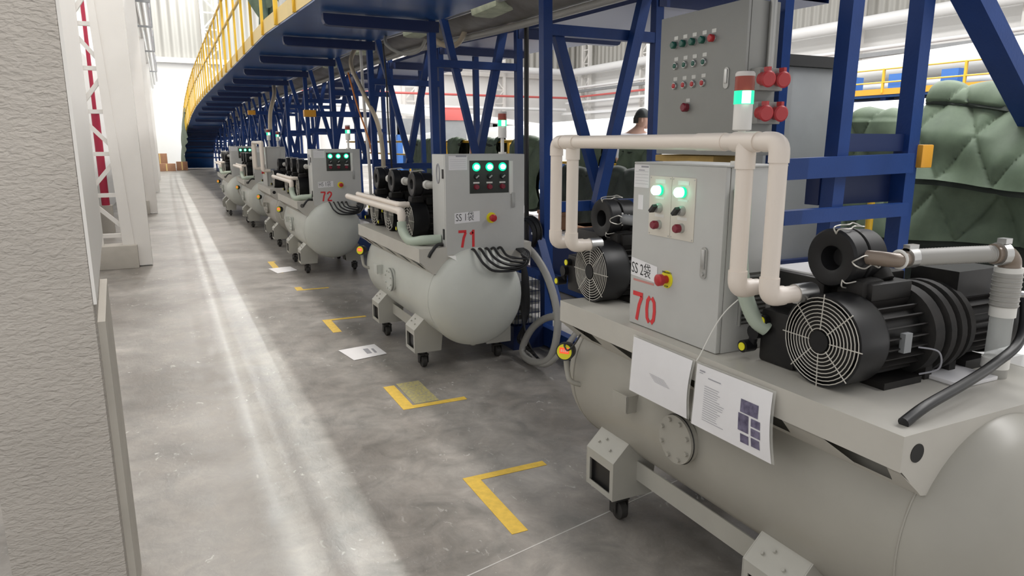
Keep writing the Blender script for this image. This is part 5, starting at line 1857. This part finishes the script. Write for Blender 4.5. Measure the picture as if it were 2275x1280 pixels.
# ================================================================== WORKER
def skin_body(name, joints, edges, radii, m, parent, sub=2):
    off = origin_of(parent)
    me = bpy.data.meshes.new(name)
    me.from_pydata([tuple(Vector(j) - off) for j in joints], edges, [])
    o = bpy.data.objects.new(name, me)
    COL.objects.link(o)
    o.parent = parent
    sk = o.modifiers.new('skin', 'SKIN')
    for i, r_ in enumerate(radii):
        me.skin_vertices[0].data[i].radius = (r_, r_) if not isinstance(r_, tuple) else r_
    me.skin_vertices[0].data[0].use_root = True
    sk.use_smooth_shade = True
    s = o.modifiers.new('sub', 'SUBSURF')
    s.levels = sub
    s.render_levels = sub
    dg = bpy.context.evaluated_depsgraph_get()
    me2 = bpy.data.meshes.new_from_object(o.evaluated_get(dg))
    o.modifiers.clear()
    o.data = me2
    me2.materials.clear()
    me2.materials.append(M[m])
    me2.shade_smooth()
    return o


wx, wy, wz = 5.34, 7.45, 0.24
t = thing('person', 'person in a white shirt and dark cap, turned right, behind the cream pipe', 'person', (wx, wy, wz))
J = [(0, 0, 0.95), (0, 0, 1.12), (0.01, -0.01, 1.32), (0.03, -0.02, 1.47), (0.06, -0.04, 1.55), (0.08, -0.05, 1.62),
     (0.10, -0.03, 0.90), (0.13, 0.0, 0.50), (0.12, 0.04, 0.08), (0.14, -0.1, 0.04),
     (-0.10, 0.03, 0.90), (-0.12, 0.02, 0.50), (-0.12, 0.05, 0.08), (-0.10, -0.1, 0.04),
     (0.17, -0.10, 1.42), (0.24, -0.20, 1.16), (0.30, -0.36, 1.05),
     (-0.15, 0.06, 1.42), (-0.24, 0.02, 1.14), (-0.16, -0.18, 1.02)]
Ed = [(0, 1), (1, 2), (2, 3), (3, 4), (4, 5), (0, 6), (6, 7), (7, 8), (8, 9), (0, 10), (10, 11), (11, 12), (12, 13), (3, 14), (14, 15),
      (15, 16), (3, 17), (17, 18), (18, 19)]
Rr = [.13, .12, .12, .07, .052, .052, .085, .06, .045, .04, .085, .06, .045, .04, .045, .04, .032, .045, .04, .032]
JJ = [(wx + a, wy + b, wz + c) for a, b, c in J]
skin_body('body', JJ, Ed, Rr, 'skin', t)
# shirt and trousers over the body
sj = [JJ[i] for i in (0, 1, 2, 3, 14, 15, 17, 18)]
skin_body('shirt', sj, [(0, 1), (1, 2), (2, 3), (3, 4), (4, 5), (3, 6), (6, 7)], [.15, .15, .17, .145, .085, .065, .085, .065], 'shirt', t)
tj = [JJ[i] for i in (0, 6, 7, 8, 10, 11, 12)]
skin_body('trousers', tj, [(0, 1), (1, 2), (2, 3), (0, 4), (4, 5), (5, 6)], [.145, .10, .078, .065, .10, .078, .065], 'trousers', t)
hx, hy, hz = wx + 0.085, wy - 0.055, wz + 1.65
h = MB().ball((hx, hy, hz), 0.082, 0.095, 0.118, 24, 16)
# nose, brow, ear, chin toward +X-Y (facing right of camera)
fd = Vector((0.80, -0.6, 0)).normalized()
sd = Vector((-fd.y, fd.x, 0))
hc = Vector((hx, hy, hz))
h.tube([hc + fd * 0.085 + Vector((0, 0, 0.02)), hc + fd * 0.108 + Vector((0, 0, -0.015)), hc + fd * 0.088 + Vector((0, 0, -0.03))], 0.011, 8)
h.ball(hc + fd * 0.05 + Vector((0, 0, -0.085)), 0.045, 0.045, 0.035, 14, 10)
for s in (-1, 1):
    h.ball(hc + sd * s * 0.084 + Vector((0, 0, -0.01)), 0.02, 0.014, 0.032, 12, 8)
head = h.build('head', 'skin', t, ang=70)
e = MB()
for s in (-1, 1):
    e.ball(hc + fd * 0.078 + sd * s * 0.03 + Vector((0, 0, 0.012)), 0.010, n=10, m=8)
e.beam(hc + fd * 0.088 - sd * 0.02 + Vector((0, 0, -0.055)), hc + fd * 0.088 + sd * 0.02 + Vector((0, 0, -0.055)), 0.006)
e.build('eyes_and_mouth', 'ink', head)
hm = MB()
hm.grid(lambda u, v: tuple(hc + Vector((0.092 * math.cos(2 * PI * u) * math.sin(PI / 2 * (1 - v)) , 0.105 * math.sin(2 * PI * u) * math.sin(PI / 2 * (1 - v)), 0.02 + 0.115 * math.cos(PI / 2 * (1 - v))))), 24, 8)
hm.lathe(hc + Vector((0, 0, 0.015)), hc + Vector((0, 0, 0.045)), [(0, 0.096), (0.3, 0.104), (1, 0.098)], 24, cap=False)
hm.grid(lambda u, v: tuple(hc + fd * (0.085 + 0.055 * v) + sd * (0.07 * (u * 2 - 1) * (1 - 0.3 * v)) + Vector((0, 0, 0.035 - 0.015 * v))), 8, 4)
hm.build('cap', 'hat', t, ang=60, fix=False)
MB().grid(lambda u, v: tuple(hc - fd * 0.02 + (fd * math.cos(PI * (0.6 + 0.8 * u)) + sd * math.sin(PI * (0.6 + 0.8 * u))) * 0.09 + Vector((0, 0, 0.02 - 0.07 * v))), 14, 5).build('hair', 'ink', t, ang=60, fix=False)
# hands with fingers
for s, wr in ((1, JJ[16]), (-1, JJ[19])):
    w_ = Vector(wr)
    d = Vector((0.25 * s, -0.9, -0.35)).normalized()
    sdv = Vector((0.9, 0.25 * s, 0)).normalized()
    hmz = MB().ball(w_ + d * 0.05, 0.038, 0.05, 0.018, 12, 8)
    for f in range(4):
        b0 = w_ + d * 0.085 + sdv * (0.018 * (f - 1.5))
        L = (0.06, 0.068, 0.064, 0.05)[f]
        hmz.tube([b0, b0 + d * L * 0.5 - Vector((0, 0, 0.008)), b0 + d * L * 0.85 - Vector((0, 0, 0.03))], 0.0085, 8)
    b0 = w_ + d * 0.03 + sdv * 0.035 * -s
    hmz.tube([b0, b0 + d * 0.03 - sdv * 0.02 * s, b0 + d * 0.055 - sdv * 0.015 * s - Vector((0, 0, 0.02))], 0.0095, 8)
    hmz.build('hand', 'skin', t, ang=70)
o = MB().bbox(5.02, 5.70, 7.0, 7.9, 0.0, 0.275, 0.01).build('step_platform', 'duct')
tag(o, 'low grey step the person in the dark cap stands on', 'step')

print('objects', len(bpy.data.objects))
